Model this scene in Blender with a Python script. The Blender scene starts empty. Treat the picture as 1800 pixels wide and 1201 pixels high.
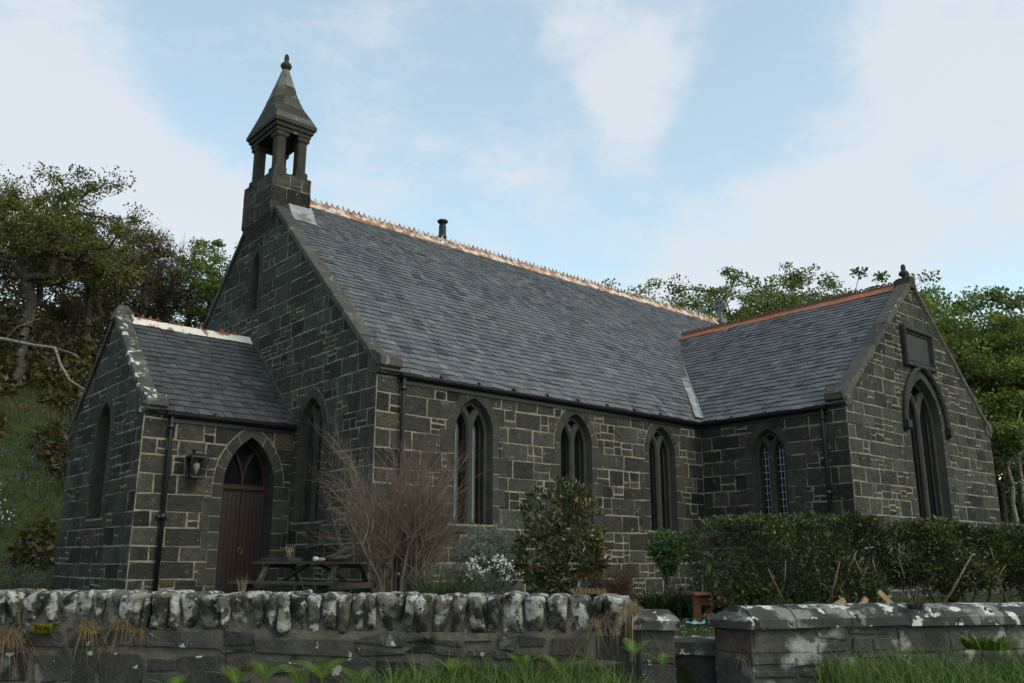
import bpy, math, random
import numpy as np
from mathutils import Vector as V, Matrix
PI = math.pi
scene = bpy.context.scene
COL = scene.collection
# ------------------------------------------------------------------ camera
CAM = np.array([-8.103, -13.011, 1.654])
YAW, PITCH, ROLL, FPX = math.radians(-40.905), math.radians(14.158), math.radians(0.09), 1532.5
def cam_axes():
    f = np.array([-math.sin(YAW)*math.cos(PITCH), math.cos(YAW)*math.cos(PITCH), math.sin(PITCH)])
    rt = np.array([math.cos(YAW), math.sin(YAW), 0.0]); up = np.cross(rt, f)
    return rt*math.cos(ROLL)+up*math.sin(ROLL), -rt*math.sin(ROLL)+up*math.cos(ROLL), f
RT, UP, FW = cam_axes()
FH = np.array([FW[0], FW[1], 0.0]); FH /= np.linalg.norm(FH)
RH = np.array([FH[1], -FH[0], 0.0])
cd = bpy.data.cameras.new("camera"); cam = bpy.data.objects.new("camera", cd); COL.objects.link(cam)
cam.matrix_world = Matrix(((RT[0], UP[0], -FW[0], CAM[0]), (RT[1], UP[1], -FW[1], CAM[1]), (RT[2], UP[2], -FW[2], CAM[2]), (0, 0, 0, 1)))
cd.sensor_width = 36.0; cd.lens = 36.0*FPX/1800.0; cd.clip_end = 3000; cd.clip_start = 0.05
scene.camera = cam
def pdir(px, py):
    d = FW+RT*(px-900)/FPX-UP*(py-600.5)/FPX
    return d/np.linalg.norm(d)
def at(px, py, D):                       # point seen at a photograph pixel, D metres away along the ground
    d = FW+RT*(px-900)/FPX-UP*(py-600.5)/FPX
    return CAM+d*(D/float(d@FH))
def cw(X, D, z):                         # X metres right of and D metres ahead of the viewpoint
    p = CAM+RH*X+FH*D
    return np.array([p[0], p[1], z])
# ------------------------------------------------------------------ sky, sun, exposure
SUN_EL, SUN_AZ = math.radians(42), math.radians(168)     # azimuth clockwise from +Y
w = bpy.data.worlds.new("World"); scene.world = w; w.use_nodes = True
nt = w.node_tree; nt.nodes.clear()
def N(nt, t, **k):
    n = nt.nodes.new(t)
    for a, b in k.items():
        if a.startswith('i_'):
            n.inputs[a[2:].replace('_', ' ')].default_value = b
        else: setattr(n, a, b)
    return n
def build_world():
    L = nt.links.new
    out = N(nt, 'ShaderNodeOutputWorld'); bg = N(nt, 'ShaderNodeBackground'); bg.inputs['Strength'].default_value = 0.14
    sky = N(nt, 'ShaderNodeTexSky', sky_type='NISHITA', sun_disc=False, sun_elevation=SUN_EL, sun_rotation=SUN_AZ, air_density=1.0, dust_density=1.5, ozone_density=1.5)
    tc = N(nt, 'ShaderNodeTexCoord')
    acc = None
    def add(sock):
        nonlocal acc
        if acc is None: acc = sock; return
        m = N(nt, 'ShaderNodeMath', operation='ADD'); L(acc, m.inputs[0]); L(sock, m.inputs[1]); acc = m.outputs[0]
    for (px, py, r, wt) in [(20, 60, .13, .6), (110, 170, .12, .5), (180, 270, .11, .55), (290, 350, .10, .5), (380, 390, .09, .5), (60, 300, .12, .5), (650, 300, .09, .3), (1070, 60, .085, .8), (1120, 160, .075, .75), (1100, 240, .06, .35), (1190, 60, .06, .4),
                            (1790, 200, .17, .45), (1640, 330, .16, .5), (1480, 430, .15, .5), (1300, 480, .14, .4), (1700, 60, .14, .35), (1560, 20, .10, .3), (600, 40, .06, .25), (700, 15, .05, .25), (1450, 300, .08, .2), (1000, 430, .2, .2), (860, 150, .12, -.25), (1370, 110, .10, -.25), (330, 110, .10, -.3)]:
        d = pdir(px, py)
        vm = N(nt, 'ShaderNodeVectorMath', operation='DOT_PRODUCT'); L(tc.outputs['Generated'], vm.inputs[0]); vm.inputs[1].default_value = d
        mr = N(nt, 'ShaderNodeMapRange', interpolation_type='SMOOTHSTEP'); L(vm.outputs['Value'], mr.inputs['Value'])
        mr.inputs['From Min'].default_value = math.cos(r); mr.inputs['From Max'].default_value = 1.0
        mr.inputs['To Max'].default_value = wt; add(mr.outputs[0])
    mp = N(nt, 'ShaderNodeMapping'); L(tc.outputs['Generated'], mp.inputs['Vector']); mp.inputs['Scale'].default_value = (1, 1, 1.7)
    nz = N(nt, 'ShaderNodeTexNoise'); L(mp.outputs[0], nz.inputs['Vector'])
    nz.inputs['Scale'].default_value = 5.0; nz.inputs['Detail'].default_value = 10; nz.inputs['Roughness'].default_value = .62; nz.inputs['Distortion'].default_value = .5
    mr = N(nt, 'ShaderNodeMapRange'); L(nz.outputs['Fac'], mr.inputs['Value'])
    mr.inputs['From Min'].default_value = .32; mr.inputs['From Max'].default_value = .72; mr.inputs['To Min'].default_value = -.42; mr.inputs['To Max'].default_value = .70; mr.clamp = False
    add(mr.outputs[0])
    mp2 = N(nt, 'ShaderNodeMapping'); L(tc.outputs['Generated'], mp2.inputs['Vector']); mp2.inputs['Scale'].default_value = (1.3, 1.3, 3.2); mp2.inputs['Rotation'].default_value = (.2, .35, .3)
    n2 = N(nt, 'ShaderNodeTexNoise'); L(mp2.outputs[0], n2.inputs['Vector']); n2.inputs['Scale'].default_value = 9; n2.inputs['Detail'].default_value = 10; n2.inputs['Roughness'].default_value = .68; n2.inputs['Distortion'].default_value = .9
    m2 = N(nt, 'ShaderNodeMapRange'); L(n2.outputs['Fac'], m2.inputs['Value']); m2.clamp = False
    for k_, x_ in zip(('From Min', 'From Max', 'To Min', 'To Max'), (.35, .70, -.20, .28)): m2.inputs[k_].default_value = x_
    add(m2.outputs[0])
    # thin veil that thickens toward the horizon, and behind the viewpoint a mostly cloudy sky
    sx = N(nt, 'ShaderNodeSeparateXYZ'); L(tc.outputs['Generated'], sx.inputs[0])
    hz = N(nt, 'ShaderNodeMapRange'); L(sx.outputs['Z'], hz.inputs['Value'])
    hz.inputs['From Min'].default_value = .0; hz.inputs['From Max'].default_value = .55; hz.inputs['To Min'].default_value = .48; hz.inputs['To Max'].default_value = .18
    add(hz.outputs[0])
    cl = N(nt, 'ShaderNodeMapRange', interpolation_type='SMOOTHSTEP'); L(acc, cl.inputs['Value'])
    cl.inputs['From Min'].default_value = 0.1; cl.inputs['From Max'].default_value = 1.3; cl.inputs['To Min'].default_value = .30; cl.inputs['To Max'].default_value = .88
    gain = N(nt, 'ShaderNodeVectorMath', operation='MULTIPLY'); L(sky.outputs[0], gain.inputs[0]); gain.inputs[1].default_value = (2.3, 2.42, 1.92)
    mx = N(nt, 'ShaderNodeMix', data_type='RGBA'); L(cl.outputs[0], mx.inputs['Factor']); L(gain.outputs[0], mx.inputs['A'])
    mx.inputs['B'].default_value = (5.5, 5.8, 6.15, 1)
    L(mx.outputs['Result'], bg.inputs['Color']); L(bg.outputs[0], out.inputs['Surface'])
build_world()
sd = bpy.data.lights.new("sun", 'SUN'); sun = bpy.data.objects.new("sun", sd); COL.objects.link(sun)
sd.energy = 1.15; sd.angle = math.radians(14); sd.color = (1, .93, .82)
sdir = V((math.sin(SUN_AZ)*math.cos(SUN_EL), math.cos(SUN_AZ)*math.cos(SUN_EL), math.sin(SUN_EL)))
sun.rotation_euler = sdir.to_track_quat('Z', 'Y').to_euler(); sun.location = (0, -30, 40)
vs = scene.view_settings; vs.view_transform = 'Standard'; vs.look = 'None'; vs.gamma = 1; vs.exposure = 0.0; vs.use_curve_mapping = False
# ------------------------------------------------------------------ materials
def material(name, cols, rough=.8, nscale=6.0, namt=.35, bump=.0, bscale=None, bdist=.02, lichen=(), spec=.3, metal=0.0, transl=0.0, detail=6, streak=None):
    m = bpy.data.materials.new(name); m.use_nodes = True; t = m.node_tree; t.nodes.clear(); L = t.links.new
    out = N(t, 'ShaderNodeOutputMaterial'); b = N(t, 'ShaderNodeBsdfPrincipled')
    b.inputs['Roughness'].default_value = rough; b.inputs['Specular IOR Level'].default_value = spec; b.inputs['Metallic'].default_value = metal
    tc = N(t, 'ShaderNodeTexCoord'); co = tc.outputs['Object']
    if len(cols) > 1:
        a = N(t, 'ShaderNodeAttribute', attribute_name='tone', attribute_type='GEOMETRY')
        r = N(t, 'ShaderNodeValToRGB'); e = r.color_ramp.elements
        while len(e) < len(cols): e.new(.5)
        for i, c in enumerate(cols):
            e[i].position = i/(len(cols)-1); e[i].color = (*c, 1)
        L(a.outputs['Fac'], r.inputs[0]); c = r.outputs[0]
    else:
        r = N(t, 'ShaderNodeRGB'); r.outputs[0].default_value = (*cols[0], 1); c = r.outputs[0]
    def noise(sc, det=detail, rg=.6, vec=None):
        n = N(t, 'ShaderNodeTexNoise'); L(vec or co, n.inputs['Vector']); n.inputs['Scale'].default_value = sc
        n.inputs['Detail'].default_value = det; n.inputs['Roughness'].default_value = rg; return n.outputs['Fac']
    def rng(v, a0, a1, b0, b1):
        q = N(t, 'ShaderNodeMapRange'); L(v, q.inputs['Value'])
        for k, x in zip(('From Min', 'From Max', 'To Min', 'To Max'), (a0, a1, b0, b1)): q.inputs[k].default_value = x
        return q.outputs[0]
    if namt:
        mul = N(t, 'ShaderNodeMix', data_type='RGBA', blend_type='MULTIPLY'); mul.inputs['Factor'].default_value = 1
        g = rng(noise(nscale), .25, .75, 1-namt, 1+namt)
        L(c, mul.inputs['A']); L(g, mul.inputs['B']); c = mul.outputs['Result']
    if streak:      # tall narrow weather stains
        mp = N(t, 'ShaderNodeMapping'); L(co, mp.inputs['Vector']); mp.inputs['Scale'].default_value = streak[0]
        mul = N(t, 'ShaderNodeMix', data_type='RGBA', blend_type='MULTIPLY'); mul.inputs['Factor'].default_value = 1
        g = rng(noise(1.0, 4, .6, mp.outputs[0]), .3, .7, 1-streak[1], 1+streak[1])
        L(c, mul.inputs['A']); L(g, mul.inputs['B']); c = mul.outputs['Result']
    for (lc, sc, thr, soft, up) in lichen:
        v = noise(sc, 5, .55)
        if up:       # grows more on faces turned to the sky
            ge = N(t, 'ShaderNodeNewGeometry'); s = N(t, 'ShaderNodeSeparateXYZ'); L(ge.outputs['Normal'], s.inputs[0])
            ad = N(t, 'ShaderNodeMath', operation='MULTIPLY_ADD'); L(s.outputs['Z'], ad.inputs[0]); ad.inputs[1].default_value = up; L(v, ad.inputs[2]); v = ad.outputs[0]
        k = rng(v, thr, thr+soft, 0, 1)
        mx = N(t, 'ShaderNodeMix', data_type='RGBA'); L(k, mx.inputs['Factor']); L(c, mx.inputs['A']); mx.inputs['B'].default_value = (*lc, 1); c = mx.outputs['Result']
    L(c, b.inputs['Base Color'])
    if bump:
        bp = N(t, 'ShaderNodeBump'); bp.inputs['Strength'].default_value = bump; bp.inputs['Distance'].default_value = bdist
        L(noise(bscale or nscale*3, 7, .65), bp.inputs['Height']); L(bp.outputs[0], b.inputs['Normal'])
    sh = b.outputs[0]
    if transl:
        tr = N(t, 'ShaderNodeBsdfTranslucent'); L(c, tr.inputs['Color']); ms = N(t, 'ShaderNodeMixShader'); ms.inputs[0].default_value = transl
        L(sh, ms.inputs[1]); L(tr.outputs[0], ms.inputs[2]); sh = ms.outputs[0]
    L(sh, out.inputs['Surface']); return m
LW = (.42, .43, .39); LG = (.25, .26, .22)
MT = {}
MT['stone'] = material('whin_rubble', [(.020, .020, .017), (.035, .0352, .030), (.049, .0492, .041), (.067, .0665, .055), (.066, .049, .036)], .92, 7, .42, 1.0, 14, .05,
    [((.15, .148, .125), 7, .645, .06, 0), ((.36, .36, .33), 24, .69, .03, 0), ((.36, .355, .32), 3.1, .735, .03, 0)], .15, streak=((1.2, 1.2, .25), .2))
MT['dressed'] = material('dressed_stone', [(.027, .027, .023), (.040, .040, .034), (.054, .0535, .045)], .9, 5, .3, .5, 26, .012, [((.16, .158, .135), 10, .68, .05, 0), (LW, 24, .75, .03, 0)], .15, streak=((3, 3, .5), .2))
MT['coping'] = material('coping_stone', [(.050, .050, .043), (.080, .079, .068)], .9, 4, .35, .6, 20, .015, [((.16, .16, .14), 5, .60, .1, 0), ((.46, .46, .42), 9, .70, .03, .02), ((.02, .02, .018), 6, .66, .06, 0)], .15)
MT['cope_white'] = material('lichened_coping', [(.055, .055, .048), (.085, .084, .072)], .9, 4, .35, .6, 20, .015, [((.16, .16, .14), 5, .56, .1, 0), ((.50, .50, .46), 6.5, .605, .04, .02)], .15)
MT['pale_stone'] = material('pale_carved_stone', [(.15, .148, .132), (.20, .198, .18)], .9, 6, .35, .5, 24, .01, [((.07, .07, .06), 7, .58, .06, 0)], .15)
MT['mortar'] = material('lime_pointing', [(.205, .190, .145)], .95, 9, .45, .6, 40, .01, [((.12, .11, .08), 3, .60, .08, 0)], .1)
MT['mortar_old'] = material('weathered_pointing', [(.21, .195, .158)], .95, 9, .5, .6, 40, .01, [((.08, .075, .06), 2.2, .56, .1, 0)], .1)
MT['slate'] = material('roof_slates', [(.036, .039, .045), (.070, .075, .083), (.088, .093, .102), (.104, .107, .113), (.130, .133, .136)], .62, 4, .32, .5, 22, .01,
    [((.105, .100, .074), 1.9, .64, .08, 0), ((.17, .17, .14), 7, .68, .05, 0), ((.5, .5, .46), 6, .79, .02, 0)], .3, streak=((1.5, .6, .6), .12))
MT['slate_dark'] = material('porch_slates', [(.024, .025, .028), (.044, .046, .051), (.056, .058, .063), (.080, .082, .086)], .6, 4, .3, .5, 22, .01, [((.10, .10, .07), 2, .66, .06, 0)], .35)
MT['lead'] = material('lead_flashing', [(.24, .255, .26)], .7, 5, .4, .3, 12, .01, [((.12, .125, .13), 4, .52, .1, 0)], .4)
MT['ridge_old'] = material('lichened_ridge_tiles', [(.27, .125, .075), (.36, .18, .11)], .85, 6, .3, .4, 25, .01, [((.55, .50, .44), 4.5, .50, .07, .04), ((.13, .09, .07), 9, .62, .06, 0)], .2)
MT['ridge_white'] = material('whitened_ridge_tiles', [(.25, .10, .06), (.33, .15, .09)], .85, 6, .3, .4, 25, .01, [((.62, .60, .54), 4, .42, .05, .06)], .2)
MT['ridge_new'] = material('terracotta_ridge_tiles', [(.30, .115, .06), (.36, .145, .08)], .8, 6, .2, .3, 25, .006, [((.16, .08, .05), 7, .63, .08, 0)], .3)
MT['crest_dark'] = material('weathered_terracotta_crest', [(.13, .06, .04), (.20, .09, .055)], .85, 8, .35, .3, 25, .006, (), .2)
MT['iron'] = material('black_cast_iron', [(.010, .011, .013)], .45, 9, .3, .15, 40, .003, [((.03, .032, .035), 5, .62, .1, 0)], .5)
MT['door'] = material('dark_red_door_paint', [(.014, .0058, .0046), (.020, .0076, .006)], .5, 4, .3, .2, 30, .003, (), .4, streak=((12, 12, .6), .2))
MT['frame'] = material('brown_red_window_frame', [(.020, .010, .009)], .55, 6, .25, .1, 30, .003, (), .4)
MT['glass'] = material('dark_window_glass', [(.006, .008, .009)], .06, 1.5, .4, .06, 2.5, .02, (), .5)
MT['came'] = material('pale_leading', [(.25, .27, .30)], .5, 5, .25, 0, lichen=(), spec=.4)
MT['pale_strip'] = material('pale_blue_strip', [(.13, .17, .22)], .8, 3, .2, 0, streak=((14, 14, .3), .3))  # colour of the pale blue strips in the first nave window
MT['brass'] = material('aged_brass', [(.20, .16, .08)], .4, 9, .3, 0, metal=.8)
MT['lampglass'] = material('lantern_glass', [(.16, .18, .19)], .12, 5, .4, 0, spec=.5)
MT['bulb'] = material('pearl_bulb', [(.40, .40, .37)], .3, 5, .05, 0)
MT['tablewood'] = material('weathered_dark_timber', [(.038, .034, .028), (.060, .054, .044)], .85, 8, .35, .4, 40, .004, [((.12, .11, .09), 14, .64, .06, .05)], .2, streak=((2, 2, 20), .2))
MT['redwood'] = material('red_stained_timber', [(.16, .060, .034), (.20, .078, .044)], .75, 8, .3, .3, 40, .003, (), .25)
MT['drift'] = material('grey_driftwood', [(.05, .043, .035), (.09, .078, .062)], .9, 12, .5, .8, 30, .02, (), .15)
MT['pale'] = material('pale_shell', [(.50, .44, .36)], .6, 14, .25, .3, 40, .005, (), .3)
MT['pink'] = material('pinkish_stone', [(.36, .26, .21)], .7, 14, .25, .3, 40, .005, (), .3)
MT['wallstone'] = material('boundary_wall_stone', [(.030, .030, .028), (.048, .047, .043), (.068, .065, .058), (.070, .052, .042)], .95, 6, .45, 1.0, 14, .04,
    [((.15, .15, .13), 4, .60, .08, 0), ((.05, .07, .03), 3, .66, .06, .02), ((.42, .42, .38), 7, .655, .03, 0), ((.5, .5, .46), 17, .69, .03, 0)], .15)
MT['wallmortar'] = material('old_wall_mortar', [(.115, .103, .084)], .95, 6, .45, .9, 22, .02, [((.05, .05, .04), 3.5, .54, .1, 0), ((.30, .29, .26), 9, .70, .03, 0)], .1)
MT['copestone'] = material('lichen_crusted_cope_stone', [(.030, .030, .026), (.052, .050, .043), (.085, .079, .066)], .95, 9, .55, 1.0, 12, .07,
    [((.14, .135, .11), 9, .46, .14, .03), ((.24, .235, .20), 5, .54, .10, .03), ((.40, .395, .355), 6.5, .53, .07, .04), ((.52, .51, .48), 13, .62, .03, .02), ((.035, .035, .03), 19, .60, .05, 0)], .1)
MT['capstone'] = material('lichened_cap_stone', [(.045, .046, .043), (.060, .060, .055)], .92, 5, .35, .6, 20, .015, [((.17, .17, .15), 5, .56, .08, .05), ((.50, .50, .46), 6, .585, .025, .04), ((.03, .03, .026), 12, .61, .04, 0)], .1)
MT['render'] = material('lichened_wall_face', [(.058, .057, .050), (.088, .086, .076)], .95, 5, .5, 1, 14, .03, [((.30, .30, .27), 4, .52, .10, 0), ((.05, .05, .045), 5, .58, .06, 0)], .1)
MT['bark'] = material('grey_brown_bark', [(.045, .038, .030), (.075, .065, .052)], .95, 6, .4, .6, 20, .02, [((.16, .17, .13), 5, .60, .06, 0)], .1)
MT['bark_pale'] = material('lichened_pale_bark', [(.16, .145, .115), (.24, .22, .18)], .95, 6, .4, .6, 20, .02, [((.07, .06, .05), 7, .56, .06, 0)], .1)
MT['twig'] = material('bare_tan_twigs', [(.10, .073, .054), (.19, .145, .108)], .9, 9, .35, .3, 30, .005, (), .15)
MT['twig_dark'] = material('bare_dark_twigs', [(.040, .033, .028), (.070, .057, .048)], .9, 6, .3, 0, lichen=(), spec=.15)
def leafmat(name, cols, rough=.5, tr=.3, spec=.35): return material(name, cols, rough, 2.0, .25, 0, transl=tr, spec=spec, detail=2)
MT['oak'] = leafmat('young_oak_leaves', [(.028, .026, .009), (.068, .058, .016), (.105, .082, .020), (.105, .060, .020)])
MT['oak_green'] = leafmat('olive_oak_leaves', [(.030, .038, .008), (.085, .095, .018), (.135, .145, .028), (.15, .115, .03)])
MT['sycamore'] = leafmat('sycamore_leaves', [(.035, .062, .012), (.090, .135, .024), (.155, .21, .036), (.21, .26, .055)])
MT['syc_dark'] = leafmat('dark_green_leaves', [(.028, .052, .012), (.068, .108, .022), (.12, .165, .036), (.17, .20, .05)])  # darker green leaf ramp, for several trees and the undergrowth
MT['bright'] = leafmat('bright_spring_leaves', [(.04, .075, .014), (.09, .15, .025), (.14, .21, .038)])
MT['hedge'] = leafmat('small_hedge_leaves', [(.022, .034, .011), (.050, .068, .020), (.085, .105, .032), (.13, .075, .038)], .4, .2)
MT['rhodo'] = leafmat('glossy_evergreen_leaves', [(.018, .030, .009), (.042, .060, .016), (.085, .090, .026), (.16, .085, .040)], .32, .12, .5)
MT['silver'] = leafmat('silver_grey_leaves', [(.10, .125, .09), (.17, .20, .155), (.25, .29, .23)], .8, .2)
MT['brownbush'] = leafmat('russet_fine_twigs', [(.045, .022, .012), (.085, .042, .022), (.12, .065, .033)], .8, .15)
MT['box'] = leafmat('clipped_green_leaves', [(.016, .040, .010), (.035, .080, .018), (.06, .13, .03)], .4, .2)
MT['lowgreen'] = leafmat('low_border_leaves', [(.016, .030, .010), (.04, .065, .018), (.075, .11, .03)], .5, .25)
MT['petal'] = leafmat('white_petals', [(.62, .62, .56), (.75, .75, .70)], .7, .25)
MT['grass'] = leafmat('green_grass_blades', [(.030, .058, .010), (.062, .115, .018), (.105, .175, .030), (.19, .17, .075)], .5, .3)
MT['lawn'] = leafmat('lawn_blades', [(.035, .070, .012), (.060, .115, .018), (.085, .15, .026)], .5, .3)
MT['hillgrass'] = leafmat('rough_hill_grass', [(.016, .024, .007), (.034, .046, .013), (.062, .068, .022), (.110, .088, .045)], .7, .25)
MT['straw'] = leafmat('dry_straw_grass', [(.14, .095, .045), (.24, .17, .085), (.33, .25, .14)], .8, .3)
MT['fern'] = leafmat('fresh_fern_fronds', [(.08, .15, .018), (.13, .23, .030), (.19, .29, .05)], .5, .35)
MT['gorse'] = leafmat('yellow_gorse', [(.10, .10, .012), (.20, .17, .015), (.05, .07, .015)], .6, .2)
MT['bluebell'] = leafmat('bluebell_flowers', [(.055, .050, .16), (.085, .075, .22)], .7, .2)
MT['earth'] = material('rough_turf_ground', [(.026, .038, .012)], .95, 1.3, .5, .6, 9, .05, [((.045, .036, .022), .8, .58, .12, 0)], .1)
MT['road'] = material('worn_asphalt', [(.05, .05, .048)], .9, 3, .3, .6, 60, .01, [((.09, .085, .075), 7, .6, .1, 0)], .2)
MT['teal'] = material('pale_teal_plastic', [(.16, .36, .35)], .35, 5, .1, 0)
MT['newwood'] = material('split_pale_timber', [(.30, .20, .11)], .8, 12, .35, .3, 40, .004, (), .2)
MT['board'] = material('slate_panel', [(.026, .026, .027)], .7, 6, .25, .2, 30, .004, (), .25, streak=((.5, .5, 14), .3))
# ------------------------------------------------------------------ mesh helpers
class MB:
    def __init__(s): s.v = []; s.f = []; s.t = []; s.sm = []
    def poly(s, pts, tone=.5, smooth=False):
        i = len(s.v); s.v.extend([tuple(p) for p in pts]); s.f.append(tuple(range(i, i+len(pts)))); s.t.append(tone); s.sm.append(smooth)
    def faces(s, pts, fs, tone=.5, smooth=False):
        i = len(s.v); s.v.extend([tuple(p) for p in pts])
        for f in fs: s.f.append(tuple(i+k for k in f)); s.t.append(tone); s.sm.append(smooth)
    def hexa(s, p, tone=.5):        # 8 points: bottom ring then top ring
        s.faces(p, [(3, 2, 1, 0), (4, 5, 6, 7), (0, 1, 5, 4), (1, 2, 6, 5), (2, 3, 7, 6), (3, 0, 4, 7)], tone)
    def box(s, a, b, tone=.5, ch=0.0):
        x0, y0, z0 = a; x1, y1, z1 = b
        if ch <= 0:
            s.hexa([(x0, y0, z0), (x1, y0, z0), (x1, y1, z0), (x0, y1, z0), (x0, y0, z1), (x1, y0, z1), (x1, y1, z1), (x0, y1, z1)], tone); return
        s.prism([(x0+ch, y0), (x1-ch, y0), (x1, y0+ch), (x1, y1-ch), (x1-ch, y1), (x0+ch, y1), (x0, y1-ch), (x0, y0+ch)], z0, z1, tone)
    def prism(s, pl, z0, z1, tone=.5, top=None):
        n = len(pl); tp = top or pl
        s.faces([(x, y, z0) for x, y in pl]+[(x, y, z1) for x, y in tp], [tuple(range(n-1, -1, -1)), tuple(range(n, 2*n))]+[(i, (i+1) % n, n+(i+1) % n, n+i) for i in range(n)], tone)
    def obox(s, c, ax, ay, az, tone=.5):   # oriented box, half axes
        c, ax, ay, az = map(np.asarray, (c, ax, ay, az))
        s.hexa([c-ax-ay-az, c+ax-ay-az, c+ax+ay-az, c-ax+ay-az, c-ax-ay+az, c+ax-ay+az, c+ax+ay+az, c-ax+ay+az], tone)
    def beam(s, a, b, w, h, up=(0, 0, 1), tone=.5):
        a, b, up = np.array(a, float), np.array(b, float), np.array(up, float); d = b-a; l = np.linalg.norm(d); d /= l
        sd = np.cross(d, up); sd /= np.linalg.norm(sd)+1e-9; u = np.cross(sd, d)
        s.obox((a+b)/2, d*l/2, sd*w/2, u*h/2, tone)
    def tube(s, pts, rad, n=6, tone=.5, cap=True):
        pts = [np.asarray(p, float) for p in pts]; i0 = len(s.v); m = len(pts); prev = None
        for k, p in enumerate(pts):
            d = pts[min(k+1, m-1)]-pts[max(k-1, 0)]; d = d/(np.linalg.norm(d)+1e-12)
            if prev is None:
                r = np.array([1.0, 0, 0]) if abs(d[0]) < .8 else np.array([0, 1.0, 0])
            else: r = prev
            a = r-d*(r@d); a /= np.linalg.norm(a)+1e-12; prev = a; b = np.cross(d, a)
            R = rad[k] if hasattr(rad, '__len__') else rad
            for j in range(n):
                th = 2*PI*j/n; s.v.append(tuple(p+(a*math.cos(th)+b*math.sin(th))*R))
        for k in range(m-1):
            for j in range(n):
                s.f.append((i0+k*n+j, i0+k*n+(j+1) % n, i0+(k+1)*n+(j+1) % n, i0+(k+1)*n+j)); s.t.append(tone); s.sm.append(True)
        if cap:
            s.f.append(tuple(i0+j for j in range(n-1, -1, -1))); s.f.append(tuple(i0+(m-1)*n+j for j in range(n))); s.t += [tone]*2; s.sm += [False]*2
    def lathe(s, c, prof, n=14, tone=.5, sx=1, sy=1):
        i0 = len(s.v); m = len(prof)
        for r, z in prof:
            for j in range(n):
                th = 2*PI*j/n; s.v.append((c[0]+r*sx*math.cos(th), c[1]+r*sy*math.sin(th), c[2]+z))
        for k in range(m-1):
            for j in range(n):
                s.f.append((i0+k*n+j, i0+k*n+(j+1) % n, i0+(k+1)*n+(j+1) % n, i0+(k+1)*n+j)); s.t.append(tone); s.sm.append(True)
        s.f.append(tuple(i0+j for j in range(n-1, -1, -1))); s.f.append(tuple(i0+(m-1)*n+j for j in range(n))); s.t += [tone]*2; s.sm += [False]*2
    def build(s, name, mat, parent=None):
        me = bpy.data.meshes.new(name); me.from_pydata(s.v, [], s.f); me.materials.append(MT[mat] if isinstance(mat, str) else mat)
        a = me.attributes.new('tone', 'FLOAT', 'FACE'); a.data.foreach_set('value', np.array(s.t, np.float32))
        me.polygons.foreach_set('use_smooth', np.array(s.sm, bool)); me.update()
        return link(name, me, parent)
def link(name, me, parent=None):
    o = bpy.data.objects.new(name, me); COL.objects.link(o)
    if parent is not None: o.parent = parent; o.matrix_parent_inverse = Matrix.Translation(-V(parent_loc(parent)))
    return o
def parent_loc(p): return V(p.location) if p.parent is None else V((0, 0, 0))
def npmesh(name, v, f, tone, mat, parent=None, smooth=False):
    v = np.asarray(v, np.float32); f = np.asarray(f, np.int32); k = f.shape[1]
    me = bpy.data.meshes.new(name); me.vertices.add(len(v)); me.vertices.foreach_set('co', v.ravel())
    me.loops.add(f.size); me.loops.foreach_set('vertex_index', f.ravel())
    me.polygons.add(len(f)); me.polygons.foreach_set('loop_start', np.arange(0, f.size, k, dtype=np.int32)); me.polygons.foreach_set('loop_total', np.full(len(f), k, np.int32))
    me.materials.append(MT[mat]); a = me.attributes.new('tone', 'FLOAT', 'FACE'); a.data.foreach_set('value', np.asarray(tone, np.float32))
    if smooth: me.polygons.foreach_set('use_smooth', np.ones(len(f), bool))
    me.update(); me.validate()
    return link(name, me, parent)
def tag(o, label, cat, group=None, kind=None):
    if label: o['label'] = label
    if cat: o['category'] = cat
    if group: o['group'] = group
    if kind: o['kind'] = kind
    return o
def empty(name, loc, label, cat, group=None):
    o = bpy.data.objects.new(name, None); COL.objects.link(o); o.location = V(loc); o.empty_display_size = .2
    return tag(o, label, cat, group)
def copy_thing(o, loc, rz=0.0, sc=1.0, label=None):
    c = o.copy(); COL.objects.link(c); c.location = V(loc); c.rotation_euler = (0, 0, rz); c.scale = (sc, sc, sc)
    if label: c['label'] = label
    for ch in o.children:
        d = ch.copy(); COL.objects.link(d); d.parent = c; d.matrix_parent_inverse = ch.matrix_parent_inverse.copy()
    return c
# ------------------------------------------------------------------ polygons on a wall
class Fr:
    def __init__(s, o, u): s.o = np.array(o, float); s.u = np.array(u, float); s.z = np.array([0, 0, 1.0]); s.n = np.cross(s.u, s.z)
    def p(s, a, b, d=0.0): return s.o+s.u*a+s.z*b+s.n*d
def clip(poly, a, b, left=True):
    sg = 1 if left else -1; out = []; n = len(poly)
    def side(p): return sg*((b[0]-a[0])*(p[1]-a[1])-(b[1]-a[1])*(p[0]-a[0]))
    for i in range(n):
        p, q = poly[i], poly[(i+1) % n]; sp, sq = side(p), side(q)
        if sp >= 0: out.append(p)
        if (sp > 1e-9 and sq < -1e-9) or (sp < -1e-9 and sq > 1e-9):
            t = sp/(sp-sq); out.append((p[0]+(q[0]-p[0])*t, p[1]+(q[1]-p[1])*t))
    return out
def area(p): return abs(sum(p[i][0]*p[(i+1) % len(p)][1]-p[(i+1) % len(p)][0]*p[i][1] for i in range(len(p))))/2 if len(p) > 2 else 0
def inter(poly, conv):
    for i in range(len(conv)):
        poly = clip(poly, conv[i], conv[(i+1) % len(conv)])
        if len(poly) < 3: return []
    return poly
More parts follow.
